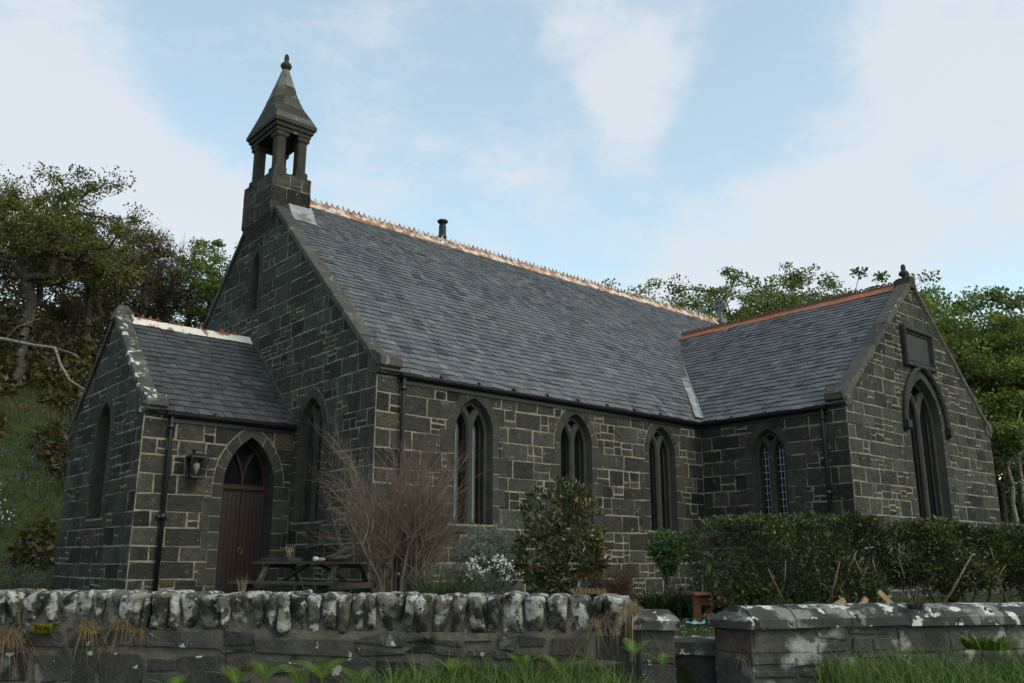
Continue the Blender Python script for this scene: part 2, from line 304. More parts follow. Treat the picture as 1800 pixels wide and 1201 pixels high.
def subtract(polys, conv, eps=1e-4):
    res = []; bx = (min(p[0] for p in conv), max(p[0] for p in conv), min(p[1] for p in conv), max(p[1] for p in conv))
    for poly in polys:
        if max(p[0] for p in poly) <= bx[0] or min(p[0] for p in poly) >= bx[1] or max(p[1] for p in poly) <= bx[2] or min(p[1] for p in poly) >= bx[3]:
            res.append(poly); continue
        if area(inter(poly, conv)) < 1e-5: res.append(poly); continue
        rem = poly
        for i in range(len(conv)):
            a, b = conv[i], conv[(i+1) % len(conv)]
            if abs(a[0]-b[0])+abs(a[1]-b[1]) < 1e-7: continue
            o = clip(rem, a, b, False)
            if area(o) > eps: res.append(o)
            rem = clip(rem, a, b)
            if area(rem) < 1e-7: break
    return res
def arch_pts(cx, a, h, zs, n=10):       # pointed arch from right spring over the apex to left spring
    c = (h*h-a*a)/(2*a); r = a+c; t1 = math.atan2(h, c); pts = []
    for i in range(n+1):
        t = t1*i/n; pts.append((cx-c+r*math.cos(t), zs+r*math.sin(t)))
    for i in range(n-1, -1, -1):
        t = t1*i/n; pts.append((cx+c-r*math.cos(t), zs+r*math.sin(t)))
    return pts
def opening(cx, a, h, zs, z0): return [(cx-a, z0), (cx+a, z0)]+arch_pts(cx, a, h, zs)
def rect(x0, x1, z0, z1): return [(x0, z0), (x1, z0), (x1, z1), (x0, z1)]
def emit(mb, fr, poly, d, tone, ch=0.0, back=-.03, tl=None):
    D_ = (lambda p: d) if tl is None else (lambda p: d+max(-.002, min(.010, tl[0]*(p[0]-tl[2])+tl[1]*(p[1]-tl[3]))))
    n = len(poly); cx = sum(p[0] for p in poly)/n; cz = sum(p[1] for p in poly)/n
    if ch:
        ins = []
        for p in poly:
            dx, dz = cx-p[0], cz-p[1]
            ins.append((p[0]+math.copysign(min(ch, abs(dx)*.5), dx), p[1]+math.copysign(min(ch, abs(dz)*.5), dz)))
        pts = [fr.p(*p, back) for p in poly]+[fr.p(*p, D_(p)-ch*.7) for p in poly]+[fr.p(*p, D_(p)) for p in ins]
        fs = [tuple(range(2*n, 3*n))]+[(i, (i+1) % n, n+(i+1) % n, n+i) for i in range(n)]+[(n+i, n+(i+1) % n, 2*n+(i+1) % n, 2*n+i) for i in range(n)]
    else:
        pts = [fr.p(*p, back) for p in poly]+[fr.p(*p, D_(p)) for p in poly]
        fs = [tuple(range(n, 2*n))]+[(i, (i+1) % n, n+(i+1) % n, n+i) for i in range(n)]
    mb.faces(pts, fs, tone)
def stone_wall(ms, mm, fr, outline, subs, holes, rng, gap=.02, ch=(.25, .38), bw=(.38, .82), sw=(.18, .45), quoin=True, mort=.0, rough=.010, jit=.012, small=.42, lowz=None):
    us = [p[0] for p in outline]; zs = [p[1] for p in outline]; z = min(zs); z1 = max(zs); k = 0
    for piece in [outline] if not holes else subtract_all([outline], holes):
        mm.poly([fr.p(*p, mort) for p in piece], .5)
    g = gap/2
    while z < z1-.02:
        h = rng.uniform(*ch); h = min(h, z1-z) if z1-z-h < .1 else h
        row = inter(rect(min(us)-1, max(us)+1, z, z+h), outline)
        if not row: z += h; continue
        u0, u1 = min(p[0] for p in row), max(p[0] for p in row); u = u0; first = True; k += 1
        ql = (.56 if k % 2 else .30)*rng.uniform(.9, 1.1); qr = (.30 if k % 2 else .56)*rng.uniform(.9, 1.1)
        while u < u1-.02:
            cells = []
            if quoin and first: bwid = ql; cells = [(0, 1)]
            elif quoin and u > u1-qr-.12: bwid = u1-u; cells = [(0, 1)]
            elif rng.random() < small:
                bwid = rng.uniform(*sw); s1 = rng.uniform(.32, .68); cells = [(0, s1), (s1, 1)]
                if rng.random() < .12 and h > .27: cells = [(0, .33), (.33, .68), (.68, 1)]
            else: bwid = rng.uniform(*bw); cells = [(0, 1)]
            if quoin and not first and u+bwid > u1-qr-.10 and bwid != u1-u: bwid = max(.1, u1-qr-u) if u1-qr-u > .08 else u1-u
            if u1-(u+bwid) < .07: bwid = u1-u
            for (a, b) in cells:
                split = [(u, u+bwid)]
                if len(cells) > 1 and bwid > .34 and rng.random() < .35: m = u+bwid*rng.uniform(.4, .6); split = [(u, m), (m, u+bwid)]
                for (ua, ub) in split:
                    j = lambda: rng.uniform(-jit, jit)
                    q = [(ua+g+j(), z+h*a+g+j()), (ub-g+j(), z+h*a+g+j()), (ub-g+j(), z+h*b-g+j()), (ua+g+j(), z+h*b-g+j())]
                    pl = inter(q, outline)
                    if area(pl) < .0008: continue
                    t = min(.86, max(0, rng.gauss(.42, .2))) if rng.random() > .018 else 1.0
                    dq = .003+rng.uniform(0, rough); tl = (rng.gauss(0, .014), rng.gauss(0, .014), (u+bwid/2), z+h/2)
                    ps = [pl]
                    for s in subs+holes: ps = subtract(ps, s)
                    whole = len(ps) == 1 and area(ps[0]) > area(pl)-1e-6
                    for p_ in ps:
                        if area(p_) > .0006: emit(ms, fr, p_, dq, t, ch=.007 if whole else 0, tl=tl)
            u += bwid; first = False
        z += h
def subtract_all(ps, cs):
    for c in cs: ps = subtract(ps, c)
    return ps
def offset_path(path, w, closed=False):
    n = len(path); L = []; R = []
    for i in range(n):
        a = path[i-1] if (i > 0 or closed) else path[i]; b = path[(i+1) % n] if (i < n-1 or closed) else path[i]
        dx, dz = b[0]-a[0], b[1]-a[1]; l = math.hypot(dx, dz)+1e-9; nx, nz = -dz/l, dx/l
        L.append((path[i][0]+nx*w, path[i][1]+nz*w)); R.append((path[i][0]-nx*w, path[i][1]-nz*w))
    return L, R
def bar(mb, fr, path, w, d0, d1, ch=.0, closed=False, tone=.5):   # moulded bar along a path on a wall: front at d0, back at d1
    wf = w*.5 if not ch else w*.5-ch
    A, B = offset_path(path, wf, closed); C, D = offset_path(path, w*.5, closed); n = len(path)
    for i in range(n if closed else n-1):
        k = (i+1) % n
        mb.poly([fr.p(*B[i], d0), fr.p(*B[k], d0), fr.p(*A[k], d0), fr.p(*A[i], d0)], tone)
        if ch:
            mb.poly([fr.p(*A[i], d0), fr.p(*A[k], d0), fr.p(*C[k], d0-ch), fr.p(*C[i], d0-ch)], tone)
            mb.poly([fr.p(*D[i], d0-ch), fr.p(*D[k], d0-ch), fr.p(*B[k], d0), fr.p(*B[i], d0)], tone)
        e = d0-ch
        mb.poly([fr.p(*C[i], e), fr.p(*C[k], e), fr.p(*C[k], d1), fr.p(*C[i], d1)], tone)
        mb.poly([fr.p(*D[i], d1), fr.p(*D[k], d1), fr.p(*D[k], e), fr.p(*D[i], e)], tone)
    if not closed:
        for i in (0, n-1): mb.poly([fr.p(*C[i], d0-ch), fr.p(*D[i], d0-ch), fr.p(*D[i], d1), fr.p(*C[i], d1)], tone)
def surround(mb, fr, cx, a, h, zs, z0, rng, ring=.17, gap=.026, d=.011, sill=True, jw=(.15, .33), nv=4):
    """dressed jamb stones and voussoirs; returns the convex pieces the rubble has to make room for"""
    subs = []; g = gap/2
    z = z0; k = rng.randint(0, 1)
    while z < zs-.01:
        hh = rng.uniform(.26, .36); hh = zs-z if zs-z-hh < .16 else hh
        for sgn in (-1, 1):
            wd = jw[(k+(sgn > 0)) % 2]*rng.uniform(.9, 1.1)
            x0, x1 = (cx-a-wd, cx-a) if sgn < 0 else (cx+a, cx+a+wd)
            subs.append(rect(x0-g, x1+g, z, z+hh))
            emit(mb, fr, rect(x0, x1, z+g, z+hh-g), d, rng.uniform(.2, .9), back=-.02)
        z += hh; k += 1
    ao, ho = a+ring, h+ring*1.15
    subs.append([(cx-ao-g*2, zs), (cx+ao+g*2, zs)]+arch_pts(cx, ao+g*2, ho+g*2, zs))
    ci, co_ = (h*h-a*a)/(2*a), (ho*ho-ao*ao)/(2*ao); ri, ro = a+ci, ao+co_; ti, to = math.atan2(h, ci), math.atan2(ho, co_)
    for sgn in (1, -1):
        for s in range(nv):
            pts = []; f0, f1 = (s+.035)/nv, (s+.965)/nv
            if s == nv-1: f1 = 1
            inn = [(ci, ri, ti*(f0+(f1-f0)*q/3)) for q in range(4)]; ot = [(co_, ro, to*(f0+(f1-f0)*q/3)) for q in range(4)]
            P = [(-c+r*math.cos(t), zs+r*math.sin(t)) for c, r, t in inn]+[(-c+r*math.cos(t), zs+r*math.sin(t)) for c, r, t in reversed(ot)]
            P = [(cx+sgn*x, zz) for x, zz in P]
            P = P[::-1] if sgn > 0 else P
            tn = rng.uniform(.2, .9)
            i0 = P
            for q in range(3):      # quads keep the sector planar and convex
                a0, a1 = P[q], P[q+1]; b1, b0 = P[6-q], P[7-q]
                qd = [a0, a1, b1, b0]
                s_ = sum((qd[i][0]*qd[(i+1) % 4][1]-qd[(i+1) % 4][0]*qd[i][1]) for i in range(4))
                emit(mb, fr, qd if s_ > 0 else qd[::-1], d, tn, back=-.02)
    if sill:
        x0, x1 = cx-a-.12, cx+a+.12; subs.append(rect(x0-g, x1+g, z0-.17, z0))
        pts = [fr.p(x0, z0-.16, -.05), fr.p(x1, z0-.16, -.05), fr.p(x1, z0-.16, .035), fr.p(x0, z0-.16, .035), fr.p(x0, z0+.03, -.25), fr.p(x1, z0+.03, -.25), fr.p(x1, z0-.05, .035), fr.p(x0, z0-.05, .035)]
        mb.faces(pts, [(0, 1, 2, 3), (3, 2, 6, 7), (7, 6, 5, 4), (0, 3, 7, 4), (1, 5, 6, 2)], .5)
    return subs
def reveal(mb, fr, cx, a, h, zs, z0, depth, splay, d=.011):
    o = opening(cx, a, h, zs, z0); i_ = opening(cx, a-splay, h-splay*1.1, zs, z0+splay*.2); n = len(o)
    for k in range(n):
        q = (k+1) % n
        mb.poly([fr.p(*o[q], d), fr.p(*o[k], d), fr.p(*i_[k], -depth), fr.p(*i_[q], -depth)], .45)
def y_window(fr, cx, a, h, zs, z0, rng, parent, depth=.13, splay=.06, glass='plain', ring=.17, sill=True, mull=.165, single=False, label=None):
    mb = MB(); subs = surround(mb, fr, cx, a, h, zs, z0, rng, ring, sill=sill)
    reveal(mb, fr, cx, a, h, zs, z0, depth, splay)
    A, H = a-splay, h-splay*1.1; c = (H*H-A*A)/(2*A); r = A+c; d0, d1 = -depth+.03, -depth-.12
    # back order of the reveal beyond the tracery
    o = opening(cx, A, H, zs, z0)
    for k in range(len(o)):
        q = (k+1) % len(o); mb.poly([fr.p(*o[q], -depth), fr.p(*o[k], -depth), fr.p(*o[k], -depth-.24), fr.p(*o[q], -depth-.24)], .3)
    fl = []
    if not single:
        bar(mb, fr, [(cx, z0), (cx, zs)], mull, d0, d1, .04)
        xi = -A/2; zi = math.sqrt(r*r-(A/2+c)**2); t1 = math.atan2(zi, A/2+c)
        arm = [(-A-c+r*math.cos(t1*1.05*i/8), r*math.sin(t1*1.05*i/8)) for i in range(9)]
        for sg in (1, -1): bar(mb, fr, [(cx+sg*x, zs+z) for x, z in arm], mull*.95, d0+.004*sg-.004, d1, .04)
        # solid web between the arms, its top sloping back like a little sill
        xe, ze = xi*.80, zi*.80; J = zs+mull*.3
        for sg in (1, -1):
            pl_ = [(cx, J), (cx+sg*xe*-1, zs+ze), (cx, zs+ze*.80)]
            q_ = [fr.p(*pl_[0], d0-.012), fr.p(*pl_[1], d0-.03), fr.p(*pl_[2], d0-.035)]; mb.poly(q_ if sg > 0 else q_[::-1])
            b_ = [q_[1], fr.p(pl_[1][0], pl_[1][1]+.07, d1), fr.p(cx, zs+ze*.80+.09, d1), q_[2]]; mb.poly(b_ if sg > 0 else b_[::-1])
        # moulded inner order round the whole opening
        edge = [(cx-A+.02, z0)]+list(reversed(arch_pts(cx, A-.02, H-.02, zs)))+[(cx+A-.02, z0)]
        bar(mb, fr, edge, .07, d0-.012, d1, .02)
        half = A/2
        for sg in (1, -1):
            lc = cx+sg*half; ai = half-mull*.45; hi = zi-.07
            fl.append([(lc-ai, z0+.03), (lc+ai, z0+.03)]+arch_pts(lc, ai, max(hi, ai*1.05), zs, 6))
    else:
        fl.append(opening(cx, A-.01, H-.02, zs, z0+.02))
    wobj = mb.build('window', 'dressed', parent)
    if label: wobj['label'] = label
    gl = MB(); gl.poly([fr.p(*p, -depth-.135) for p in opening(cx, A, H, zs, z0)], .5); gl.build('pane', 'glass', wobj)
    fm = MB()
    for f in fl: bar(fm, fr, f, .05, -depth-.085, -depth-.134, .01, True)
    fm.build('frame', 'frame', wobj)
    if glass == 'lattice':
        cm = MB()
        for f in fl:
            x0, x1 = min(p[0] for p in f), max(p[0] for p in f); zt = max(p[1] for p in f)
            z = z0+.10
            while z < zt-.1:
                hw = x1-x0
                if z > zs: hw *= math.sqrt(max(.02, 1-((z-zs)/(zt-zs))**1.6))
                m = (x0+x1)/2; bar(cm, fr, [(m-hw/2, z), (m+hw/2, z)], .018, -depth-.115, -depth-.132); z += .155
            for q in (1/3, 2/3):
                xq = x0+(x1-x0)*q; bar(cm, fr, [(xq, z0+.05), (xq, zs+(zt-zs)*.72)], .016, -depth-.113, -depth-.132)
        cm.build('lattice', 'came', wobj)
    return subs, opening(cx, a, h, zs, z0), wobj
# ------------------------------------------------------------------ the church
HE, HR, W, L = 4.985, 10.096, 10.64, 17.98
LP, YP0, YP1, HPE, HPR = 2.949, 3.02, 7.688, 4.329, 6.442
XT0, XT1, DT, HTR = 9.286, 16.797, 3.815, 8.343
G0 = .70                                  # walls start below the lawn (0.9)
YM, XM, YPM = W/2, (XT0+XT1)/2, (YP0+YP1)/2
rng = random.Random(7)
church = empty('church', (0, 0, .9), 'dark whinstone church with slate roofs, open bell-cote and pointed windows', 'church')
def walls(name, parts):                    # parts: (frame, outline, subs, holes, old pointing?)
    ms, mn, mo = MB(), MB(), MB()
    for fr, outl, subs, holes, old in parts:
        stone_wall(ms, mo if old else mn, fr, outl, subs, holes, rng, gap=.027 if old else .030, rough=.010 if old else .012)
    o = ms.build(name, 'stone', church)
    if mn.f: mn.build('pointing', 'mortar', o)
    if mo.f: mo.build('pointing', 'mortar_old', o)
    return o
FS = Fr((0, 0, 0), (1, 0, 0))             # south walls: u = x
FW0 = Fr((0, 0, 0), (0, -1, 0))           # west walls: u = -y
subs, holes = [], []
for cx in (2.21, 4.97, 7.775):
    s, h, wo = y_window(FS, cx, .465, .66, 4.05, 2.33, rng, church); subs += s; holes.append(h)
    if cx < 3:                             # pale blue strips just before the glass at the left of both lights
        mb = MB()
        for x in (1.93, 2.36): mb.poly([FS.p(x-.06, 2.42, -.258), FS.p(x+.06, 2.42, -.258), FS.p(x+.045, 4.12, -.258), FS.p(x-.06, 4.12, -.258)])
        mb.build('pale_strip', 'pale_strip', wo); wo['label'] = 'two-light window with pale blue edge strips'
part = [(FS, rect(0, XT0, G0, HE), subs, holes, False)]
s, h, _ = y_window(FW0, -2.33, .475, .66, 4.12, 2.38, rng, church); sw, hw = list(s), [h]
s, h, _ = y_window(FW0, -5.42, .19, .42, 8.25, 7.25, rng, church, depth=.16, splay=.04, single=True, ring=.15, sill=False, label='narrow blind lancet high in the west gable'); sw += s; hw.append(h)
part.append((FW0, [(-W, G0), (0, G0), (0, HE), (-YM, HR-.05), (-W, HE)], sw, hw, True))
part.append((Fr((L, W, 0), (-1, 0, 0)), rect(0, L, G0, HE), [], [], True))
part.append((Fr((L, 0, 0), (0, 1, 0)), [(0, G0), (W, G0), (W, HE), (YM, HR-.05), (0, HE)], [], [], True))
walls('nave_wall', part)
# transept
FT = Fr((0, -DT, 0), (1, 0, 0)); FTW = Fr((XT0, 0, 0), (0, -1, 0))
s, h, _ = y_window(FTW, 1.83, .45, .62, 3.98, 2.30, rng, church, glass='lattice', depth=.13, mull=.15); pt = [(FTW, rect(0, DT, G0, HE), s, [h], True)]
s, h, _ = y_window(FT, 13.0, .86, 1.15, 4.83, 1.75, rng, church, ring=.19, depth=.17, splay=.08, mull=.19, label='tall two-light window in the transept gable under a hood mould'); pt.append((FT, [(XT0, G0), (XT1, G0), (XT1, HE), (XM, HTR-.05), (XT0, HE)], s, [h], False))
pt.append((Fr((XT1, -DT, 0), (0, 1, 0)), rect(0, DT, G0, HE), [], [], True))
walls('transept_wall', pt)
# porch
FP = Fr((0, YP0, 0), (1, 0, 0)); FPW = Fr((-LP, 0, 0), (0, -1, 0))
mb = MB(); DX, DA, DH, DS, DZ = -.87, .51, .92, 3.06, .86
s = surround(mb, FP, DX, DA, DH, DS, DZ, rng, .19, sill=False, jw=(.20, .34)); reveal(mb, FP, DX, DA, DH, DS, DZ, .34, .02)
dsur = mb.build('door_surround', 'dressed', church)
pp = [(FP, rect(-LP, 0, G0, HPE), s, [opening(DX, DA, DH, DS, DZ)], False)]
s, h, _ = y_window(FPW, -5.32, .42, .62, 4.12, 2.45, rng, church, depth=.24, label='lancet pair in the porch gable'); pp.append((FPW, [(-YP1, G0), (-YP0, G0), (-YP0, HPE), (-YPM, HPR-.05), (-YP1, HPE)], s, [h], True))
pp.append((Fr((0, YP1, 0), (-1, 0, 0)), rect(0, LP, G0, HPE), [], [], True))
walls('porch_wall', pp)
# door: two boarded leaves under a traceried fanlight
mb = MB(); A = DA-.02
for lf in (-1, 1):
    x0, x1 = (DX-A+.05, DX-.004) if lf < 0 else (DX+.004, DX+A-.05)
    nb = 5
    for i in range(nb):
        a, b = x0+(x1-x0)*i/nb, x0+(x1-x0)*(i+1)/nb
        mb.hexa([FP.p(a+.003, DZ+.02, -.36), FP.p(b-.003, DZ+.02, -.36), FP.p(b-.003, DZ+.02, -.325), FP.p(a+.003, DZ+.02, -.325), FP.p(a+.003, 2.98, -.36), FP.p(b-.003, 2.98, -.36), FP.p(b-.003, 2.98, -.325), FP.p(a+.003, 2.98, -.325)], rng.random())
    mb.hexa([FP.p(x0, DZ+.02, -.375), FP.p(x1, DZ+.02, -.375), FP.p(x1, DZ+.02, -.34), FP.p(x0, DZ+.02, -.34), FP.p(x0, 2.98, -.375), FP.p(x1, 2.98, -.375), FP.p(x1, 2.98, -.34), FP.p(x0, 2.98, -.34)], .2)
door = mb.build('door', 'door', church)
mb = MB()
bar(mb, FP, [(DX-A+.025, DZ), (DX-A+.025, 2.98)], .06, -.30, -.38, .012); bar(mb, FP, [(DX+A-.025, DZ), (DX+A-.025, 2.98)], .06, -.30, -.38, .012)
bar(mb, FP, [(DX-A, 3.035), (DX+A, 3.035)], .11, -.285, -.38, .02); bar(mb, FP, [(DX-A, 2.985), (DX+A, 2.985)], .035, -.30, -.38, .008)
bar(mb, FP, arch_pts(DX, A-.025, DH-.05, DS+.01), .06, -.30, -.38, .012)
c = (DH**2-A*A)/(2*A); r = A+c; zi = math.sqrt(r*r-(A/2+c)**2); t1 = math.atan2(zi, A/2+c)
for sg in (1, -1): bar(mb, FP, [(DX+sg*(-A-c+r*math.cos(t1*i/8)), 3.08+r*math.sin(t1*i/8)) for i in range(9)], .045, -.305-.002*sg, -.37, .01)
mb.build('frame', 'door', door)
mb = MB(); mb.poly([FP.p(*p, -.365) for p in opening(DX, A, DH-.03, 3.06, 3.0)]); mb.build('fanlight', 'glass', door)
for lf in (-1, 1):                         # fleur-ended strap hinges
    for z in (2.72, 1.16):
        mb = MB(); xo = DX+lf*(A-.06); xi = DX+lf*.05; d = -.317
        bar(mb, FP, [(xo, z), (xi+lf*.04, z)], .035, d, -.326)
        bar(mb, FP, [(xi+lf*.08, z), (xi+lf*.04, z+.028), (xi, z), (xi+lf*.04, z-.028), (xi+lf*.08, z)], .02, d, -.326)
        for xs, ln in ((.22, .09), (.34, .115)):
            xc = DX+lf*xs
            for sg in (1, -1):
                bar(mb, FP, [(xc+lf*.05, z), (xc+lf*.01, z+sg*ln*.35), (xc-lf*.03, z+sg*ln*.75), (xc-lf*.005, z+sg*ln), (xc+lf*.03, z+sg*ln*.85)], .022, d-.0015, -.326)
                bar(mb, FP, [(xc+lf*.05, z), (xc+lf*.06, z+sg*ln*.5), (xc+lf*.085, z+sg*ln*.7)], .02, d-.003, -.326)
        mb.build('strap_hinge', 'iron', door)
mb = MB(); kc = (DX+.05, 1.86)
mb.tube([FP.p(kc[0]+.045*math.sin(t), kc[1]-.02-.055*math.cos(t), -.305) for t in np.linspace(0, 2*PI, 15)], .009, 6)
mb.tube([FP.p(kc[0], kc[1]+.035, -.33), FP.p(kc[0], kc[1]+.035, -.295)], .022, 8)
mb.build('ring_handle', 'brass', door)
mb = MB(); mb.box((DX-.75, YP0-.42, .8), (DX+.75, YP0+.33, .99)); mb.build('door_step', 'dressed', church)
# ---------------- slate roofs
def slate_roof(mb, o, u, wv, width, length, rng, e0=.20, e1=.135, keep=None):
    """rows of overlapping slates from the eave upward; o = eave corner, u along the eave, wv up the slope"""
    o, u, wv = np.array(o, float), np.array(u, float), np.array(wv, float); n = np.cross(u, wv)
    v = 0; k = 0
    und = lambda x, v: n*(.016*math.sin(x*.85+1.3)*math.sin(v*.75+.4)+.006*math.sin(x*3.3+v*2.1)-.004)
    mb.poly([o-n*.04, o+u*width-n*.04, o+u*width+wv*length-n*.04, o+wv*length-n*.04], .1)
    while v < length-.03:
        e = e0+(e1-e0)*v/length; x = -rng.uniform(0, .25); k += 1
        row = rng.gauss(0, .025)
        while x < width:
            b = rng.uniform(.15, .30)*(.75+.5*e/e0*.5); x0, x1 = max(0, x)+.004, min(width, x+b)-.004
            if x1-x0 > .02:
                t = min(1, max(0, rng.gauss(.45, .20)+row*.6)); lift = rng.uniform(.016, .028); dv = rng.gauss(0, .007)-(rng.random() < .012)*rng.uniform(.02, .06); sk = rng.gauss(0, .006)
                vt = min(length, v+e+.04)
                A_, B_ = o+u*x0+wv*(v+dv-sk), o+u*x1+wv*(v+dv+sk); C_, D_ = o+u*x1+wv*vt, o+u*x0+wv*vt; e0_, e1_ = und(x0, v), und(x1, v); A_, B_, C_, D_ = A_+e0_, B_+e1_, C_+und(x1, vt), D_+und(x0, vt)
                if keep is None or keep((A_+B_)/2):
                    l0, l1 = n*(lift+rng.uniform(0, .006)), n*(lift+rng.uniform(0, .006))
                    mb.faces([A_+l0, B_+l1, C_+n*.003, D_+n*.003, A_-n*.004, B_-n*.004, C_-n*.004, D_-n*.004], [(0, 1, 2, 3), (4, 5, 1, 0), (4, 0, 3, 7), (5, 6, 2, 1)], t)
            x += b
        v += e
def slope(run, rise): l = math.hypot(run, rise); return l, run/l, rise/l
ln, cy, sy = slope(YM, HR-HE)
EV = .16                                   # eave overhang along the slope
mb = MB(); slate_roof(mb, (0, -EV*cy, HE+.06-EV*sy), (1, 0, 0), (0, cy, sy), L, ln+EV-.03, rng, keep=lambda p: p[0] < XT0+.5 or p[1] > min(p[0]-XT0, XT1-p[0])-.5)
slate_roof(mb, (L, W+EV*cy, HE+.06-EV*sy), (-1, 0, 0), (0, -cy, sy), L, ln+EV-.03, rng, .3, .25)
roof = mb.build('nave_roof', 'slate', church)
lt, ct, st = slope(XM-XT0, HTR-HE); NY = 4.2
mb = MB(); slate_roof(mb, (XT0-EV*ct, NY, HE+.06-EV*st), (0, -1, 0), (ct, 0, st), NY+DT, lt+EV-.03, rng, .2, .155, keep=lambda p: p[1] < p[0]-XT0+.35)
slate_roof(mb, (XT1+EV*ct, -DT, HE+.06-EV*st), (0, 1, 0), (-ct, 0, st), NY+DT, lt+EV-.03, rng, .3, .25)
troof = mb.build('transept_roof', 'slate', church)
lp, cp, sp = slope(YPM-YP0, HPR-HPE)
mb = MB(); slate_roof(mb, (-LP, YP0-EV*cp, HPE+.06-EV*sp), (1, 0, 0), (0, cp, sp), LP, lp+EV-.03, rng, .20, .16)
slate_roof(mb, (0, YP1+EV*cp, HPE+.06-EV*sp), (-1, 0, 0), (0, -cp, sp), LP, lp+EV-.03, rng, .3, .25)
proof = mb.build('porch_roof', 'slate_dark', church)
# ---------------- ridges with pierced crests
def ridge(name, p0, p1, slope_dz, parent, mat, crest_mat, wing=.17, rise=.05, ch=.11, step=.13, miss=0.0, style='tooth', tl=.45):
    p0, p1 = np.array(p0, float), np.array(p1, float); d = p1-p0; l = np.linalg.norm(d); d /= l; s = np.cross(d, [0, 0, 1.0]); mb = MB(); cm = MB()
    nt_ = int(l/tl)
    for i in range(nt_):
        a, b = p0+d*(l*i/nt_+.003), p0+d*(l*(i+1)/nt_-.003); j = rng.uniform(-.008, .008); up = np.array([0, 0, 1.0])
        a = a+up*j; b = b+up*(j+rng.uniform(-.006, .006))
        dn = up*slope_dz*wing
        prof = [(-1.0, 0), (-.2, 0), (0, .03), (.2, 0), (1.0, 0)]
        ring = lambda q: [q+s*wing*x-up*slope_dz*wing*abs(x)+up*(rise+h) for x, h in prof]
        ra, rb = ring(a), ring(b); t = rng.random()
        for k in range(4): mb.poly([ra[k], ra[k+1], rb[k+1], rb[k]], t)
        for R in (ra, rb): mb.poly(R+[R[-1]-up*.03, R[2]-up*.06, R[0]-up*.03], t)
        for R0, R1 in ((ra[0], rb[0]), (ra[-1], rb[-1])): mb.poly([R0, R1, R1-up*.025, R0-up*.025], t)
    n = int(l/step)
    zb = rise+.02
    for i in range(n):
        if rng.random() < miss: continue
        c = p0+d*(l*(i+.5)/n); up = np.array([0, 0, 1.0]); hw = step*.48; th = .014
        hh = ch*rng.uniform(.92, 1.06); t = rng.random()
        if style == 'tooth':   # pointed tooth with a small opening: two leaning bars and a cap
            segs = [[(-hw, 0), (-hw*.26, 0), (-hw*.26, hh*.30), (0, hh*.46), (0, hh), (-hw*.30, hh*.74), (-hw*.34, hh*.5), (-hw, hh*.30)], [(hw*.26, 0), (hw, 0), (hw, hh*.30), (hw*.34, hh*.5), (hw*.30, hh*.74), (0, hh), (0, hh*.46), (hw*.26, hh*.30)]]
        else:                  # trefoil loops
            ang = [PI*k/8 for k in range(9)]
            o_ = [(hw*.98*math.cos(q), hh*.25+hh*.75*math.sin(q)) for q in ang]; i_ = [(hw*.45*math.cos(q), hh*.25+hh*.42*math.sin(q)) for q in ang]
            segs = [[o_[k], o_[k+1], i_[k+1], i_[k]] for k in range(8)]+[[(-hw*.98, 0), (hw*.98, 0), (hw*.98, hh*.27), (-hw*.98, hh*.27)]]
        for sg in segs:
            P = [c+d*x+up*(zb+z)+s*th for x, z in sg]; Q = [c+d*x+up*(zb+z)-s*th for x, z in sg]; m = len(sg)
            cm.faces(P+Q, [tuple(range(m)), tuple(range(2*m-1, m-1, -1))]+[(k, m+k, m+(k+1) % m, (k+1) % m) for k in range(m)], t)
    o = mb.build(name, mat, parent); cm.build('crest', crest_mat, o); return o
ridge('ridge_tiles', (.80, YM, HR+.05), (L-.1, YM, HR+.05), sy/cy, roof, 'ridge_old', 'ridge_old', ch=.135, step=.155)
ridge('ridge_tiles', (XM, 3.35, HTR+.05), (XM, -DT+.28, HTR+.05), st/ct, troof, 'ridge_new', 'crest_dark', wing=.16, ch=.11, step=.15, style='loop')
ridge('ridge_tiles', (-LP+.28, YPM, HPR+.05), (-.02, YPM, HPR+.05), sp/cp, proof, 'ridge_white', 'crest_dark', wing=.16, ch=.10, step=.15, miss=.45)
# lead valley, and lead where the slates meet the bell-cote and the nave gable
mb = MB(); n = 9; a = np.array([XT0-.02, -.06, HE+.02]); b = np.array([XM, XM-XT0, HTR+.08])
for i in range(n):
    p, q = a+(b-a)*(i/n-.004), a+(b-a)*((i+1)/n+.004); hgt = np.array([0, 0, .075+.012*(i % 2)]); j = rng.uniform(.24, .27)
    nv = np.array([-j, 0, 0]); tv = np.array([0, -.07, 0])
    mb.poly([p+hgt+nv-[0, 0, .0], p+hgt, q+hgt, q+hgt+nv], rng.random()); mb.poly([p+hgt, p+hgt+tv+np.array([0, 0, 0]), q+hgt+tv, q+hgt], rng.random())
    mb.poly([p+hgt+nv, q+hgt+nv, q+nv, p+nv], .4)
mb.build('lead_valley', 'lead', troof)
mb = MB()
for x0, x1, y in ((.30, .90, 4.52),):
    z = HE+.06+(y)*(HR-HE)/YM
    mb.hexa([(x0, y-.20, z-.20*sy/cy+.03), (x1, y-.20, z-.20*sy/cy+.03), (x1, y+.12, z+.12*sy/cy+.03), (x0, y+.12, z+.12*sy/cy+.03), (x0, y-.20, z-.20*sy/cy+.05), (x1, y-.20, z-.20*sy/cy+.05), (x1, y+.11, z+.36), (x0, y+.11, z+.36)])
mb.build('lead_apron', 'lead', roof)
mb = MB()
mb.beam((-.02, YP0+.02, HPE+.11), (-.02, YPM, HPR+.13), .06, .05, up=(0, -sp, cp)); mb.beam((-.02, YP1-.02, HPE+.11), (-.02, YPM, HPR+.13), .06, .05, up=(0, sp, cp))
mb.build('mortar_fillet', 'coping', proof)
